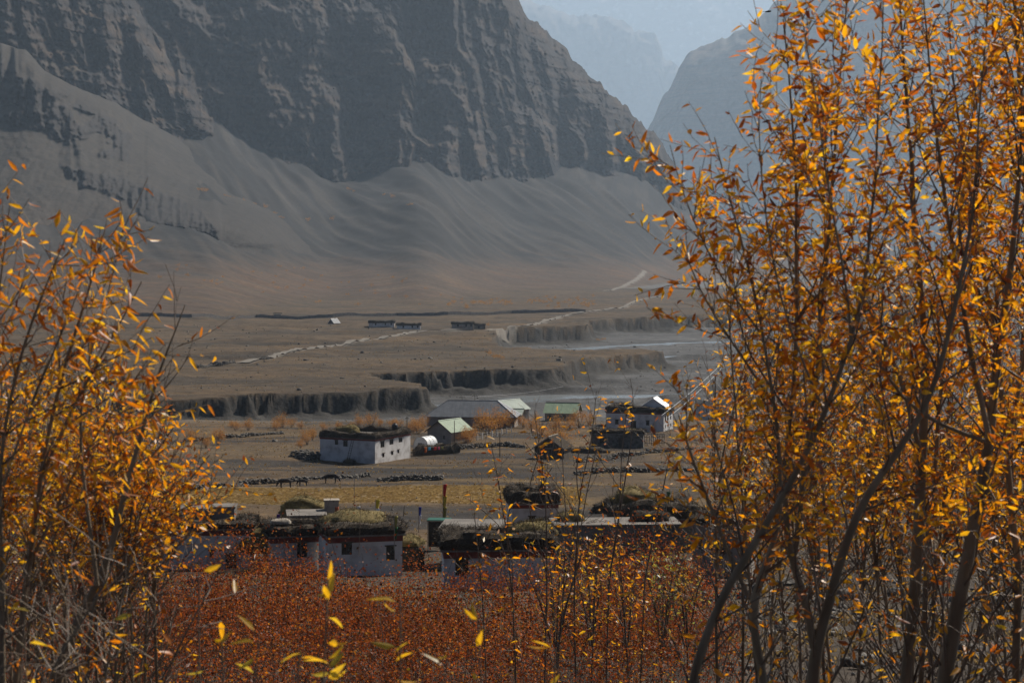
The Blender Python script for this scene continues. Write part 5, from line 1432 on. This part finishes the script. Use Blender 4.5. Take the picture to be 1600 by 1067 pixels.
    for i in single:
        z = Vector(D_[i]); x = Vector(np.cross(D_[i], Nn[i])).normalized(); y = z.cross(x)
        o = bpy.data.objects.new("leaf", LEAF[pal_key(pal)][int(rg.integers(0, 8))]); col.objects.link(o); o.parent = t
        o.matrix_local = Matrix.Translation(Vector(LPl[i])) @ Matrix((x, z, -y)).transposed().to_4x4() @ Matrix.Diagonal((W[i]/0.3, L[i], L[i], 1))
    return t

LEAF = {}
def pal_key(p): return id(p)
def make_leaf_meshes():
    rg = np.random.default_rng(5)
    for pal in (ORANGE, AMBER, YELLOW):
        LEAF[id(pal)] = []
        cols = pick_cols(rg, pal, 8)
        for i in range(8):
            cu = rg.uniform(0, .6)
            me = leaves_mesh("leaf", np.zeros((1, 3)), np.array([[0., 1, 0]]), np.array([[0., 0, 1]]), np.array([1.]), np.array([0.3]), np.array([cu]), cols[i:i+1], rg, M['leaf'])
            LEAF[id(pal)].append(me)

def build_right_trees():
    g = "bare-stemmed orange trees in a stand"
    build_tree("orange-leaved tree with a straight pale trunk, a thinner stem beside it", [
        ([(1415,1067,13),(1425,975,12),(1435,838,11),(1442,720,10),(1448,600,8),(1440,450,6),(1425,300,4.5),(1418,150,3),(1405,0,2),(1395,-90,1.2)], 9.5),
        ([(1442,720,6),(1425,640,5),(1395,560,4),(1350,470,3),(1310,390,2.4),(1280,300,1.8),(1262,220,1.2)], 9.4)], seed=41, b_space=0.085, singles=150, leaf_floor=850, first=0.30, keep=0.95)
    build_tree("stoutest pale trunk of the stand, leaning and forking high into orange leaves", [
        ([(1473,1067,16),(1494,968,15),(1514,872,13),(1531,769,12),(1545,690,10),(1556,600,9),(1570,480,7),(1590,330,5),(1600,180,4),(1605,0,3),(1610,-90,1.5)], 9.0),
        ([(1545,690,6),(1520,560,5),(1490,400,4),(1470,250,3),(1450,100,2),(1440,-40,1.2)], 8.9),
        ([(1545,690,5),(1480,668,4.5),(1430,655,4),(1395,615,3.5),(1360,540,3),(1330,470,2.2),(1300,410,1.5)], 8.9)], seed=42, b_space=0.085, singles=150, leaf_floor=850, first=0.32, keep=0.95)
    build_tree("three-stemmed orange tree whose forks cross low above the ground", [
        ([(1270,1067,13),(1272,1010,12),(1291,961,10),(1311,872,9),(1332,813,8),(1360,765,7.5),(1397,720,7),(1440,650,6),(1475,560,5),(1500,450,4),(1520,330,3),(1530,200,2),(1540,60,1.5),(1545,-60,1)], 8.5),
        ([(1272,1010,9),(1253,913,8),(1236,879,7.5),(1229,838,6),(1226,734,5),(1240,600,4.5),(1250,450,3.5),(1245,300,2.8),(1235,150,2),(1222,30,1.3)], 8.5),
        ([(1238,880,6),(1250,860,5.5),(1256,720,5),(1275,600,4.2),(1286,450,3.5),(1300,300,3),(1310,150,2),(1325,0,1.3)], 8.55)], seed=43, b_space=0.08, singles=220, leaf_floor=850, first=0.33, keep=0.95)
    build_tree("slender tree with a Y fork whose lighter arm arches out over the village", [
        ([(1198,1067,9),(1181,1003,8.5),(1169,927,8),(1198,893,6),(1215,838,5),(1222,760,4.5),(1215,640,3.5),(1190,520,3),(1165,400,2.4),(1140,300,1.8),(1115,215,1.0)], 8.3),
        ([(1169,927,6),(1146,886,5),(1115,796,4),(1085,740,3),(1068,690,2),(1060,650,1.2)], 8.25),
        ([(1215,640,3),(1160,560,2.5),(1110,490,2),(1075,420,1.4),(1062,370,.9)], 8.3),
        ([(1190,520,2.4),(1130,440,2),(1090,360,1.6),(1062,290,1.1),(1050,225,.8)], 8.3)], seed=44, b_space=0.08, b_len=(0.15, 0.55), singles=260, leaf_floor=870, first=0.38, keep=0.95, pal=AMBER)
    build_tree("tree with a dark leaning trunk curving up beside the Y-forked tree", [
        ([(1077,1067,9),(1098,992,8.5),(1143,906,8),(1194,824,7),(1240,745,6),(1290,650,5),(1330,540,4),(1355,420,3.2),(1370,280,2.4),(1375,130,1.7),(1380,0,1.2)], 8.0),
        ([(1330,540,3),(1320,400,2.5),(1290,260,2),(1270,120,1.5),(1250,20,1)], 8.0),
        ([(1290,650,3),(1250,560,2.4),(1215,450,2),(1195,330,1.5),(1185,220,1.1),(1190,120,.8)], 8.0)], seed=45, b_space=0.08, b_len=(0.2, 0.7), singles=220, leaf_floor=850, first=0.42, keep=0.95)
    build_tree("thin straight tree standing close against the straight pale trunk", [
        ([(1440,1067,6),(1446,900,6),(1455,780,5),(1465,680,4.5),(1480,520,4),(1500,380,3),(1515,200,2),(1560,40,1.3),(1580,-40,1)], 10.5)], seed=46, b_space=0.08, singles=60, leaf_floor=850, first=0.3, keep=0.95)
    build_tree("tree bending away from the stoutest trunk, bare low down", [
        ([(1587,1067,8),(1593,906,8),(1586,838,7),(1573,700,6),(1560,560,5),(1540,420,4),(1515,300,3),(1490,150,2),(1480,20,1.2)], 10.0),
        ([(1573,700,4),(1600,560,4),(1620,400,3),(1600,240,2),(1570,80,1.4)], 10)], seed=47, b_space=0.08, singles=80, leaf_floor=850, first=0.28, keep=0.95)
    build_tree("tall tree at the far edge of the stand, its trunk half out of view", [
        ([(1650,1067,14),(1640,800,12),(1625,600,10),(1610,420,8),(1600,250,6),(1590,80,4),(1585,-60,2.5)], 9.5)], seed=48, b_space=0.08, singles=60, leaf_floor=850, first=0.3, keep=0.95)
    rg = np.random.default_rng(90)
    for i in range(20):
        x = [1120, 1160, 1205, 1250, 1300, 1340, 1380, 1425, 1470, 1510, 1550, 1590, 1230, 1360, 1290, 1400, 1450, 1530, 1575, 1185][i]; d = rg.uniform(11.5, 17)
        h = rg.uniform(470, 640) if i < 14 else rg.uniform(230, 420); lean = rg.normal(0, 35)
        st = [([(x, 1067, 3.2), (x+lean*.3, 930, 2.8), (x+lean*.6, 800, 2.4), (x+lean, (h+800)/2, 1.8), (x+lean*1.3, h, 1.0)], d),
              ([(x+lean*.4, 900, 2.0), (x+lean*.4+rg.normal(0, 40), 760, 1.7), (x+rg.normal(0, 70), h+40, 0.9)], d),
              ([(x+lean*.2, 960, 2.0), (x+rg.normal(0, 60), 830, 1.7), (x+rg.normal(0, 90), h+120, 0.9)], d)]
        build_tree("thin bushy orange sapling crowded among the taller stems", st, "orange saplings crowded under the stand", seed=100+i, b_space=0.11, b_len=(0.3, 1.0), t_space=0.10, l_space=0.05, leaf=(0.042, 0.064), first=0.12,
                   leaf_floor=rg.uniform(830, 920), keep=0.85, name="sapling", bare=0.2, aspect=0.36)

def build_left_trees():
    build_tree("orange tree with a dark leaning trunk and one bare tip reaching out", [
        ([(84,1067,10),(110,996,9.5),(153,912,8),(172,862,7),(191,774,6),(212,700,5),(228,640,3.5),(250,570,2.5),(272,520,1.6),(288,478,.9)], 7.6),
        ([(153,912,5),(140,800,4),(120,700,3.4),(125,610,2.6),(150,520,1.8),(175,450,1.2),(185,390,.8)], 7.5)], seed=21, b_space=0.13, b_len=(0.15, 0.55), leaf=(0.045, 0.074), singles=120, first=0.5, keep=0.55, pal=AMBER, aspect=0.24, bare=0.35, droop=0.6)
    build_tree("orange tree with long drooping leaves rising beside the leaning trunk", [
        ([(20,1067,7),(40,900,6.5),(60,760,5.5),(80,640,4.5),(110,540,3.5),(140,450,2.4),(160,385,1.4),(166,350,.9)], 7.0),
        ([(60,760,4),(100,660,3.2),(150,570,2.4),(195,500,1.6),(220,440,1.0)], 7.0),
        ([(40,900,4),(90,780,3),(140,690,2.2),(190,620,1.4),(225,570,.9)], 7.0)], seed=22, b_space=0.07, b_len=(0.12, 0.5), leaf=(0.048, 0.078), singles=260, leaf_floor=860, first=0.34, keep=0.95, pal=AMBER, aspect=0.24, droop=0.75)
    build_tree("orange tree with several thin whips at the open edge of the thicket", [
        ([(0,1067,7),(5,900,6),(-5,760,5),(10,640,4),(40,520,3),(75,440,2.2),(105,372,1)], 6.8),
        ([(5,760,3),(40,640,2.6),(80,560,2),(118,490,1.4),(130,440,.9)], 6.8),
        ([(-40,900,7),(-30,700,5),(-15,540,3),(0,440,2),(10,360,1.4),(16,315,.8)], 6.8)], seed=23, b_space=0.07, b_len=(0.12, 0.45), leaf=(0.045, 0.074), singles=200, leaf_floor=860, first=0.34, keep=0.95, pal=AMBER, aspect=0.25, droop=0.7)
    rg = np.random.default_rng(77)
    for i in range(17):
        x = [-30, 20, 60, 100, 135, 165, 195, 225, 245, 40, 120, 180, 80, 0, 150, 210, 60][i]; d = rg.uniform(9.5, 14)
        h = [600, 610, 600, 620, 620, 630, 650, 680, 720, 660, 700, 720, 640, 580, 600, 640, 560][i]; ln = rg.normal(10, 25)
        st = [([(x, 1060, 3.4), (x+ln*.3, 940, 3.0), (x+ln*.6, 820, 2.4), (x+ln, 700, 1.8), (x+ln*1.2, h, 1.0)], d),
              ([(x+ln*.3, 920, 2.2), (x+rg.normal(0, 40), 800, 1.8), (x+rg.normal(5, 50), h+30, 0.9)], d),
              ([(x+ln*.2, 960, 2.2), (x+rg.normal(0, 50), 860, 1.8), (x+rg.normal(0, 70), h+110, 0.9)], d)]
        build_tree("dense bushy orange sapling filling the thicket below the drooping leaves", st, "orange saplings in the thicket below the drooping leaves", seed=200+i, b_space=0.085, b_len=(0.25, 0.75), t_space=0.085, l_space=0.036, leaf=(0.034, 0.055),
                   first=0.10, leaf_floor=rg.uniform(840, 900), keep=1.0, name="sapling", bare=0.1, aspect=0.38, pal=ORANGE if i % 3 else AMBER)
    # pale leafless twigs in front
    for i in range(9):
        x = [10, 60, 110, 160, 210, 30, 130, 180, 240][i]; d = rg.uniform(6.0, 7.5); tx = x+rg.normal(60, 60)
        st = [([(x, 1067, 2.2), (x+(tx-x)*.4, 990, 1.8), (x+(tx-x)*.8, 920, 1.4), (tx, 850+rg.normal(0, 30), 0.8)], d),
              ([(x, 1030, 1.6), (x-40, 980, 1.2), (x-90+rg.normal(0, 30), 950, 0.8)], d)]
        build_tree("pale tangled leafless twigs at the foot of the leaning trunk", st, "leafless twigs at the foot of the leaning trunk", seed=300+i, b_space=0.09, b_len=(0.12, 0.35), keep=0.03, name="bare_shrub", cat="shrub", first=0.2, spread=1.5, up=0.0)

def build_middle_saplings():
    S = [([(808,1067,3.2),(801,950,2.8),(792,830,2.3),(778,745,1.6),(768,700,1)], 19), ([(850,1067,3),(856,900,2.6),(852,780,2.1),(842,690,1.5),(835,640,.9)], 19.5),
         ([(900,1067,3),(897,900,2.5),(905,780,2),(925,680,1.5),(932,610,.9)], 20), ([(948,1067,3),(950,920,2.6),(968,800,2.2),(985,700,1.6),(990,620,1),(985,592,.7)], 20.5),
         ([(1000,1067,3),(1008,900,2.5),(1030,790,2),(1048,700,1.2)], 21), ([(870,1067,2.6),(880,930,2.2),(884,820,1.8),(880,720,1.2),(872,660,.8)], 22),
         ([(760,1067,2.2),(755,960,2),(748,870,1.5),(742,800,.9)], 18)]
    lab = ["thin dark sapling with a few orange leaves before the golden field", "sapling with orange leaves standing in front of the dark barn", "sapling spreading orange leaves across the metal-roofed houses",
           "tallest thin sapling, its top leaves against the river bed", "leaning sapling in front of the timber fence", "sapling with sparse leaves rising before the dark stone shed", "shortest thin sapling rising from the red thicket"]
    for i, (pts, d) in enumerate(S):
        pts = [(a, b, c*0.62) for a, b, c in pts]; st = [(pts, d)]
        rg = np.random.default_rng(500+i)
        for k in range(2):
            j = 1+k; q = pts[j]; e = pts[-1]
            st.append(([(q[0], q[1], 1.1), ((q[0]+e[0])/2+rg.normal(0, 22), (q[1]+e[1])/2+10, .9), (e[0]+rg.normal(0, 40), e[1]+rg.uniform(30, 110), .8)], d))
        build_tree(lab[i], st, seed=520+i, b_space=0.26, b_len=(0.25, 0.9), t_space=0.17, t_len=(0.12, 0.3), l_space=0.075, leaf=(0.06, 0.095), first=0.30, keep=0.62, singles=40, name="sapling", aspect=0.32, up=0.10, stem_mat='twig', droop=0.5, spread=0.8)
    for i, (x, top, d, pal, lb) in enumerate(((868, 845, 23, ORANGE, "dense orange bush before the long grey house"), (925, 835, 24, AMBER, "dense amber bush beside the pale framed window"), (980, 850, 25, ORANGE, "rust and orange bush at the edge of the red thicket"),
                                             (1035, 850, 28, GREENY, "yellow-green bush at the foot of the tall mud house"), (1075, 870, 27, GREENY, "olive and orange bush by the grey stone wall"))):
        rg = np.random.default_rng(560+i); st = []
        for k in range(6):
            dx = rg.normal(0, 26)
            st.append(([(x+dx*.1, 1010, 2.0), (x+dx*.5, 945, 1.6), (x+dx, 900, 1.2), (x+dx*1.5, top+abs(rg.normal(0, 25)), .7)], d+rg.normal(0, .4)))
        build_tree(lb, st, seed=570+i, b_space=0.16, b_len=(0.25, 0.7), t_space=0.12, l_space=0.055, leaf=(0.055, 0.085), first=0.15, keep=0.6, pal=pal, name="bush", cat="bush", aspect=0.34, stem_mat='twig', droop=0.7)

def build_sprigs():
    S = [(318, 892, 5.2, 8, "upright yellow sprig with one broad blade-shaped leaf at its tip"), (512, 905, 5.0, 26, "leafiest yellow sprig standing out of the red thicket"), (398, 985, 5.4, 13, "short yellow sprig between the two tall ones"),
         (618, 940, 5.1, 15, "yellow sprig with pale leaf backs beside the leafiest one"), (746, 965, 4.8, 15, "green-tinged yellow sprig below the thick domed brushwood roof"), (206, 960, 5.6, 8, "yellow sprig among the leafless twigs"),
         (46, 955, 5.4, 7, "yellow sprig in front of the dark leaning trunk's foot"), (470, 1020, 4.6, 9, "low yellow sprig in front of the leafiest one"), (690, 1030, 4.7, 7, "low yellow sprig beside the green-tinged one"), (860, 1010, 5.5, 6, "low sprig with few amber leaves"),
         (345, 1000, 4.9, 9, "low amber sprig beneath the broad blade-shaped leaf")]
    for i, (x, y, d, n, lab) in enumerate(S):
        rg = np.random.default_rng(700+i)
        tip = PT(x, y, d); foot = Vector((tip.x+rg.normal(0, .05), tip.y+rg.normal(0, .05), 0)); foot.z = ground_z(foot.x, foot.y)
        t = thing("sprig", lab, "sprig", foot)
        pts = [np.array(foot.lerp(tip, k/9))+np.array([0.015*math.sin(k*1.3+i), 0.01*math.cos(k*1.7), 0]) for k in range(10)]
        tb = Tubes(); tb.add(np.array(pts), np.linspace(0.006, 0.002, 10), 5); tb.build("stem", M['twig'], t, foot)
        L = np.array(tip)-np.array(pts[-2]); L /= np.linalg.norm(L)
        for k in range(n):
            f = rg.uniform(0, 0.30) if k else 0.0
            p = np.array(tip)*(1-f)+np.array(foot)*f
            a = rg.uniform(0, 2*math.pi); dd = np.array([math.cos(a), 0.5*math.sin(a), rg.uniform(-.3, 1.1)]); dd /= np.linalg.norm(dd)
            nn = rg.normal(0, 1, 3); x_ = np.cross(dd, nn); x_ /= np.linalg.norm(x_)
            z = Vector(dd); xx = Vector(x_); yy = z.cross(xx); l = rg.uniform(.045, .075)*(1.15 if k == 0 else 1)
            o = bpy.data.objects.new("leaf", LEAF[id(YELLOW)][int(rg.integers(0, 8))]); col.objects.link(o); o.parent = t
            o.matrix_local = Matrix.Translation(Vector(p)-foot) @ Matrix((xx, z, -yy)).transposed().to_4x4() @ Matrix.Diagonal((l*0.95, l, l, 1))

def build_thicket():
    rg = np.random.default_rng(31)
    # low red scrub covering the slope below the viewpoint
    m = 1500
    cD = np.sqrt(rg.uniform(11.5**2, 46**2, m)); cp = rg.uniform(-60, 1120, m)
    edge = 42 + 4*fbm(cp/70, cp*0, 1.0, 3) - 4*sstep(640, 720, cp)*(1-sstep(880, 960, cp))
    k = (cD < edge) & (cp < 1070+40*noise3(cD/6, cD*0, 2.0)); cD, cp = cD[k], cp[k]
    cX = (cp-CX)/F*cD
    # keep the shrubs apart
    keep = []
    for i in range(len(cD)):
        if all((cX[i]-cX[j])**2+(cD[i]-cD[j])**2 > 1.05 for j in keep): keep.append(i)
    cX, cD = cX[keep], cD[keep]; m = len(keep)
    cz = ground_parts(cX, cD)[0]; cR = rg.uniform(0.6, 1.35, m); cH = rg.uniform(1.75, 3.1, m)*(0.95+0.35*noise3(cX/4, cD/4, 3.0))
    tint = rg.uniform(0.5, 1.45, m)
    n = 215000
    i = rg.choice(m, n, p=(cR**2*(cD/25)**1.6)/np.sum(cR**2*(cD/25)**1.6))
    a = rg.uniform(0, 2*np.pi, n); ph = np.arcsin(rg.uniform(-0.15, 1, n)); sh = 1-np.abs(rg.normal(0, 0.13, n))
    lump = 1+0.40*fbm(np.cos(a)*1.6+i*3.1, np.sin(a)*1.6+ph*1.2, i*1.7, 3)
    rr = cR[i]*sh*lump
    X = cX[i]+rr*np.cos(ph)*np.cos(a); D = cD[i]+rr*np.cos(ph)*np.sin(a)
    Z = cz[i]+cH[i]*(0.45+0.55*np.sin(ph)*sh*lump)+np.where(rg.random(n) < 0.06, rg.exponential(0.08, n), 0)
    P = np.stack([X, D, Z], 1)
    Dd = rg.normal(0, 1, (n, 3)); Dd[:, 2] = np.abs(Dd[:, 2])*0.7; Dd /= np.linalg.norm(Dd, axis=1)[:, None]
    S = np.cross(Dd, rg.normal(0, 1, (n, 3))); S /= np.linalg.norm(S, axis=1)[:, None]
    L = rg.uniform(0.020, 0.042, n)[:, None]*np.clip(1+0.022*(D[:, None]-20), 0.8, 2); W = L*0.34
    V = np.stack([P, P+Dd*L*.5+S*W, P+Dd*L, P+Dd*L*.5-S*W], 1)
    cols = pick_cols(rg, RED, n)*tint[i][:, None]
    near = np.clip((17.5-D)/5, 0, 1)[:, None]*(rg.random((n, 1)) < 0.5)
    cols = cols*(1-near)+near*pick_cols(rg, ORANGE, n)
    patch = sstep(0.15, 0.4, fbm(X/2.2, D/3.0, 9.0, 2))[:, None]*(rg.random((n, 1)) < 0.15)
    cols = cols*(1-patch)+patch*pick_cols(rg, SHRUBO, n)
    Vl = V.reshape(-1, 3); Fl = np.arange(4*n).reshape(n, 4); Cl = np.repeat(cols, 4, 0)
    # stems
    m = 9000
    j_ = rg.integers(0, n, m); b = P[j_].copy(); top_ = b+np.stack([rg.normal(0, .05, m), rg.normal(0, .05, m), rg.uniform(.02, .12, m)], 1)
    bot = np.stack([b[:, 0]+rg.normal(0, .16, m), b[:, 1]+rg.normal(0, .16, m), b[:, 2]-rg.uniform(.25, .9, m)], 1)
    ax = top_-bot; sd = np.cross(ax, np.array([0., 1, 0.15])); sd /= np.linalg.norm(sd, axis=1)[:, None]; w = rg.uniform(.0016, .0035, m)[:, None]
    sd2 = np.cross(sd, ax); sd2 /= np.linalg.norm(sd2, axis=1)[:, None]
    a0, a1, a2 = bot+sd*w, bot-sd*w, bot+sd2*w; c0, c1, c2 = top_+sd*w*.5, top_-sd*w*.5, top_+sd2*w*.5
    Vs = np.stack([a0, a1, a2, c0, c1, c2], 1).reshape(-1, 3)
    q = np.array([(0,1,4,3),(1,2,5,4),(2,0,3,5)]); Fs = (q[None]+6*np.arange(m)[:, None, None]).reshape(-1, 4)
    t = thing("red_thicket", "dense mass of low rust-red scrub covering the slope above the houses", "scrub", (0, 25, ground_z(0, 25)))
    t["kind"] = "stuff"
    o = np.array(t.location)
    add("foliage", mesh_from("foliage", Vl-o, Fl, M['smallleaf'], False, Cl), t, kind="stuff")
    add("stems", mesh_from("stems", Vs-o, Fs, M['twig']), t, kind="stuff")

def bush_mesh(name, seed, w, h, n, leaf, pal):
    rg = np.random.default_rng(seed)
    cl = rg.normal(0, 1, (9, 3))*np.array([w*.26, w*.26, h*.18])+np.array([0, 0, h*.58])
    k = rg.integers(0, 9, n)
    P = cl[k]+rg.normal(0, 1, (n, 3))*np.array([w*.13, w*.13, h*.14]); P[:, 2] = np.clip(P[:, 2], 0.08*h, None)
    Dd = rg.normal(0, 1, (n, 3)); Dd /= np.linalg.norm(Dd, axis=1)[:, None]; S = np.cross(Dd, rg.normal(0, 1, (n, 3))); S /= np.linalg.norm(S, axis=1)[:, None]
    L = rg.uniform(.6, 1.3, n)[:, None]*leaf
    V = np.stack([P, P+Dd*L*.5+S*L*.28, P+Dd*L, P+Dd*L*.5-S*L*.28], 1).reshape(-1, 3)
    cr = mesh_from(name+"_crown", V, np.arange(4*n).reshape(n, 4), M['smallleaf'], False, np.repeat(pick_cols(rg, pal, n), 4, 0))
    tb = Tubes()
    for i in range(14):
        e = cl[rg.integers(0, 9)]+rg.normal(0, .1*w, 3); tb.add(np.array([[rg.normal(0, .05*w), rg.normal(0, .05*w), -0.2], e*np.array([.5, .5, .5]), e]), np.array([.012, .009, .004])*h, 4)
    return cr, mesh_from(name+"_stems", np.concatenate(tb.V), np.concatenate(tb.F), M['twig'])

def build_far_shrubs():
    big = [bush_mesh("orange_bush", 40+i, 3.4, 3.6, 1500, 0.17, SHRUBO) for i in range(3)]
    small = [bush_mesh("scrub", 50+i, 2.2, 1.7, 420, 0.16, SCRUB) for i in range(3)]
    rg = random.Random(4)
    def put(px, py, s, kind, lab, grp, dmin=60, dmax=3200, parts=True):
        p = on_ground(px, py, dmin=dmin, dmax=dmax); m = rg.choice(big if kind else small)
        if True:
            t = thing("orange_bush" if parts else "orange_scrub", lab, "bush", p-Vector((0, 0, 0.1)), rg.uniform(0, 6.28), grp)
            t.scale = (s*rg.uniform(.85, 1.15), s*rg.uniform(.85, 1.15), s*rg.uniform(.85, 1.15))
            add("crown", m[0], t, kind="stuff")
            if parts: add("stem", m[1], t)
    L1 = "orange bush among the metal-roofed houses by the river"; G1 = "orange bushes among the metal-roofed houses"
    for x, y, s in ((762,678,1.5),(778,672,1.35),(752,672,1.25),(790,668,1.1),(770,664,1.2),(733,690,0.95),(727,693,.8),(800,668,.8),(652,678,1.0),(660,672,.9),(645,676,.8),(818,668,.9),(832,676,1.0),(845,684,.9),(870,680,1.1),(890,672,1.0),(905,668,1.1),(920,664,.9),(880,692,.9),(862,694,.8),(838,660,.8)):
        put(x, y, s, 1, L1, G1)
    L2 = "small orange bush on the near river bank below the dark cliff"; G2 = "orange bushes on the near river bank"
    for x, y, s in ((368,672,.7),(388,672,.75),(362,668,.5),(440,668,1.0),(430,672,.8),(455,668,.7),(470,670,.6),(560,668,.8),(580,668,.85),(594,667,.6),(548,672,.5),(612,667,.6),(622,670,.7),(505,673,.5),(530,671,.5),(480,695,.9),(488,688,.7),(470,700,.6),(300,690,.9),(340,695,.9),(322,700,.7)):
        put(x, y, s, 1, L2, G2)
    L3 = "orange shrub dotted over the brown plain below the mountain"; G3 = "orange shrubs dotted over the brown plain"
    for i in range(120):
        if i < 70: x, y = rg.uniform(690, 930), rg.gauss(474, 3.5)
        elif i < 100: x, y = rg.uniform(230, 520), rg.uniform(415, 462)
        else: x, y = rg.uniform(470, 720), rg.uniform(430, 478)
        put(x, y, rg.uniform(.9, 1.9), 0, L3, G3, 1000, 3200, False)
    L4 = "orange shrub growing in a line up the grey scree"; G4 = "orange shrubs on the grey scree"
    for x, y in ((310,298),(318,300),(322,301),(350,309),(358,311),(366,314),(380,318),(398,322),(414,327),(430,335),(440,342),(482,346),(520,345),(545,298),(552,301),(600,306),(612,310),(640,322)):
        put(x, y, rg.uniform(2.2, 3.6), 0, L4, G4, 1500, 3300, False)
    L5 = "orange bush on the river bed at the foot of the far bank"; G5 = "orange bushes on the river bed"
    for x, y in ((765,556),(772,560),(778,561),(784,562),(935,533),(942,532),(720,515),(580,511),(763,511)):
        put(x, y, rg.uniform(.8, 1.3), 0, L5, G5, 640, 1500, False)

def build_ground_cover():
    rg = np.random.default_rng(8)
    # dry grass tufts over fields, banks and terraces
    n = 42000
    Y = np.concatenate([rg.uniform(45, 180, 16000), rg.uniform(180, 530, 20000), rg.uniform(560, 900, 6000)]); px = rg.uniform(-60, 1660, n); X = (px-CX)/F*Y
    z, sd, riv, d, low, _ = ground_parts(X, Y)
    dens = fbm(X/14, Y/7, 2.0, 3)
    k = (dens > -0.05) & ((Y < 525) | (sd > 1.5)) & ~((Y > 228) & (Y < 264) & (rg.random(n) < 0.8)); X, Y, z = X[k], Y[k], z[k]; n = len(X)
    V = []
    h = rg.uniform(.05, .17, n)*(1+Y/900)
    for b in range(2):
        a = rg.uniform(0, 6.28, n); w = rg.uniform(.03, .07, n)*(1+Y/350); dx, dy = np.cos(a)*w, np.sin(a)*w; lx, ly = rg.normal(0, .08, n), rg.normal(0, .08, n)
        V.append(np.stack([np.stack([X-dx, Y-dy, z-.02], 1), np.stack([X+dx, Y+dy, z-.02], 1), np.stack([X+lx+dx*.5, Y+ly+dy*.5, z+h], 1), np.stack([X+lx-dx*.5, Y+ly-dy*.5, z+h], 1)], 1))
    V = np.concatenate(V).reshape(-1, 3); cols = pick_cols(rg, [((.34,.22,.08),3),((.24,.15,.06),3),((.42,.28,.11),1.5),((.20,.14,.06),2)], 2*n)
    # stubble rows of the golden field
    m = 14000
    ry = 230+np.floor(rg.uniform(0, 34, m)/0.8)*0.8+rg.normal(0, .06, m); rx = rg.uniform(-52, 9, m); rz = ground_parts(rx, ry)[0]
    w = rg.uniform(.08, .2, m); hh = rg.uniform(.06, .16, m)
    V2 = np.stack([np.stack([rx-w, ry, rz-.02], 1), np.stack([rx+w, ry, rz-.02], 1), np.stack([rx+w, ry+.03, rz+hh], 1), np.stack([rx-w, ry+.03, rz+hh], 1)], 1).reshape(-1, 3)
    V = np.concatenate([V, V2]); cols = np.concatenate([cols, pick_cols(rg, [((.46,.31,.12),3),((.36,.235,.09),3),((.55,.38,.16),1.5)], m)])
    add("dry_grass", mesh_from("dry_grass", V, np.arange(len(V)).reshape(-1, 4), M['smallleaf'], False, np.repeat(cols, 4, 0)), kind="stuff", label="dry grass tufts scattered over fields and banks", category="grass")
    # loose stones: slope, river bed, terrace
    n = 10500
    Y = np.concatenate([rg.uniform(42, 170, 3500), rg.uniform(180, 540, 2500), rg.uniform(545, 1100, 4500)]); px = rg.uniform(-60, 1660, n); X = (px-CX)/F*Y
    z, sd, riv, *_ = ground_parts(X, Y); k = (riv > 0) & (fbm(X/18, Y/9, 5.0, 3) > -0.12); X, Y, z = X[k], Y[k], z[k]; n = len(X)
    s = np.exp(rg.normal(-2.05, .5, n))*np.where(Y > 540, 1.0+Y/600, np.where(Y > 175, 0.75, 1.25))
    add("loose_stones", stones_mesh("loose_stones", np.stack([X, Y, z+s*.12], 1), s[:, None]*rg.uniform(.6, 1.4, (n, 3))*np.array([1.2, 1, .7]), rg, M['stone']), kind="stuff", label="loose grey stones strewn over slope and river bed", category="gravel")
    # boulders on the bank below the tall mud house
    i = 0
    for px, py, sz in ((1095,905,1.1),(1112,915,1.3),(1130,900,1.6),(1150,920,1.0),(1165,935,.9),(1185,925,1.2),(1205,950,.9),(1230,915,1.3),(1255,940,1.0),(1280,925,1.1),(1300,960,.8),(1330,935,1.0),(1360,950,.9),(1140,960,.8),(1175,975,.7),(1110,945,.9),(1225,985,.6),(1265,990,.6),(1400,930,1.0),(1440,950,1.1),(1500,940,1.2),(1560,950,1.2)):
        p = on_ground(px, py, dmin=40); i += 1
        rr = np.random.default_rng(900+i)
        import bmesh
        bm = bmesh.new(); bmesh.ops.create_icosphere(bm, subdivisions=3, radius=0.5)
        for v in bm.verts:
            c = np.array(v.co); q = 1+0.45*float(fbm(np.array([c[0]*2+i]), np.array([c[1]*2]), np.array([c[2]*2]), 3)[0])
            v.co = Vector((c[0]*q*1.25, c[1]*q, c[2]*q*0.72))
        me = bpy.data.meshes.new("boulder"); bm.to_mesh(me); bm.free(); me.materials.append(M['stone'])
        o = add("boulder", me, None, p+Vector((0, 0, sz*.12)), rr.uniform(0, 6), label="rough grey boulder on the stony bank below the tall mud house", category="boulder", group="boulders on the stony bank")
        o.scale = (sz, sz, sz)

lay_roads()
build_ground()
build_mountains()
build_haze()
build_water_roads()
build_village()
build_near_row()
build_far_things()
make_leaf_meshes()
build_far_shrubs()
build_ground_cover()
build_thicket()
build_middle_saplings()
build_left_trees()
build_right_trees()
build_sprigs()
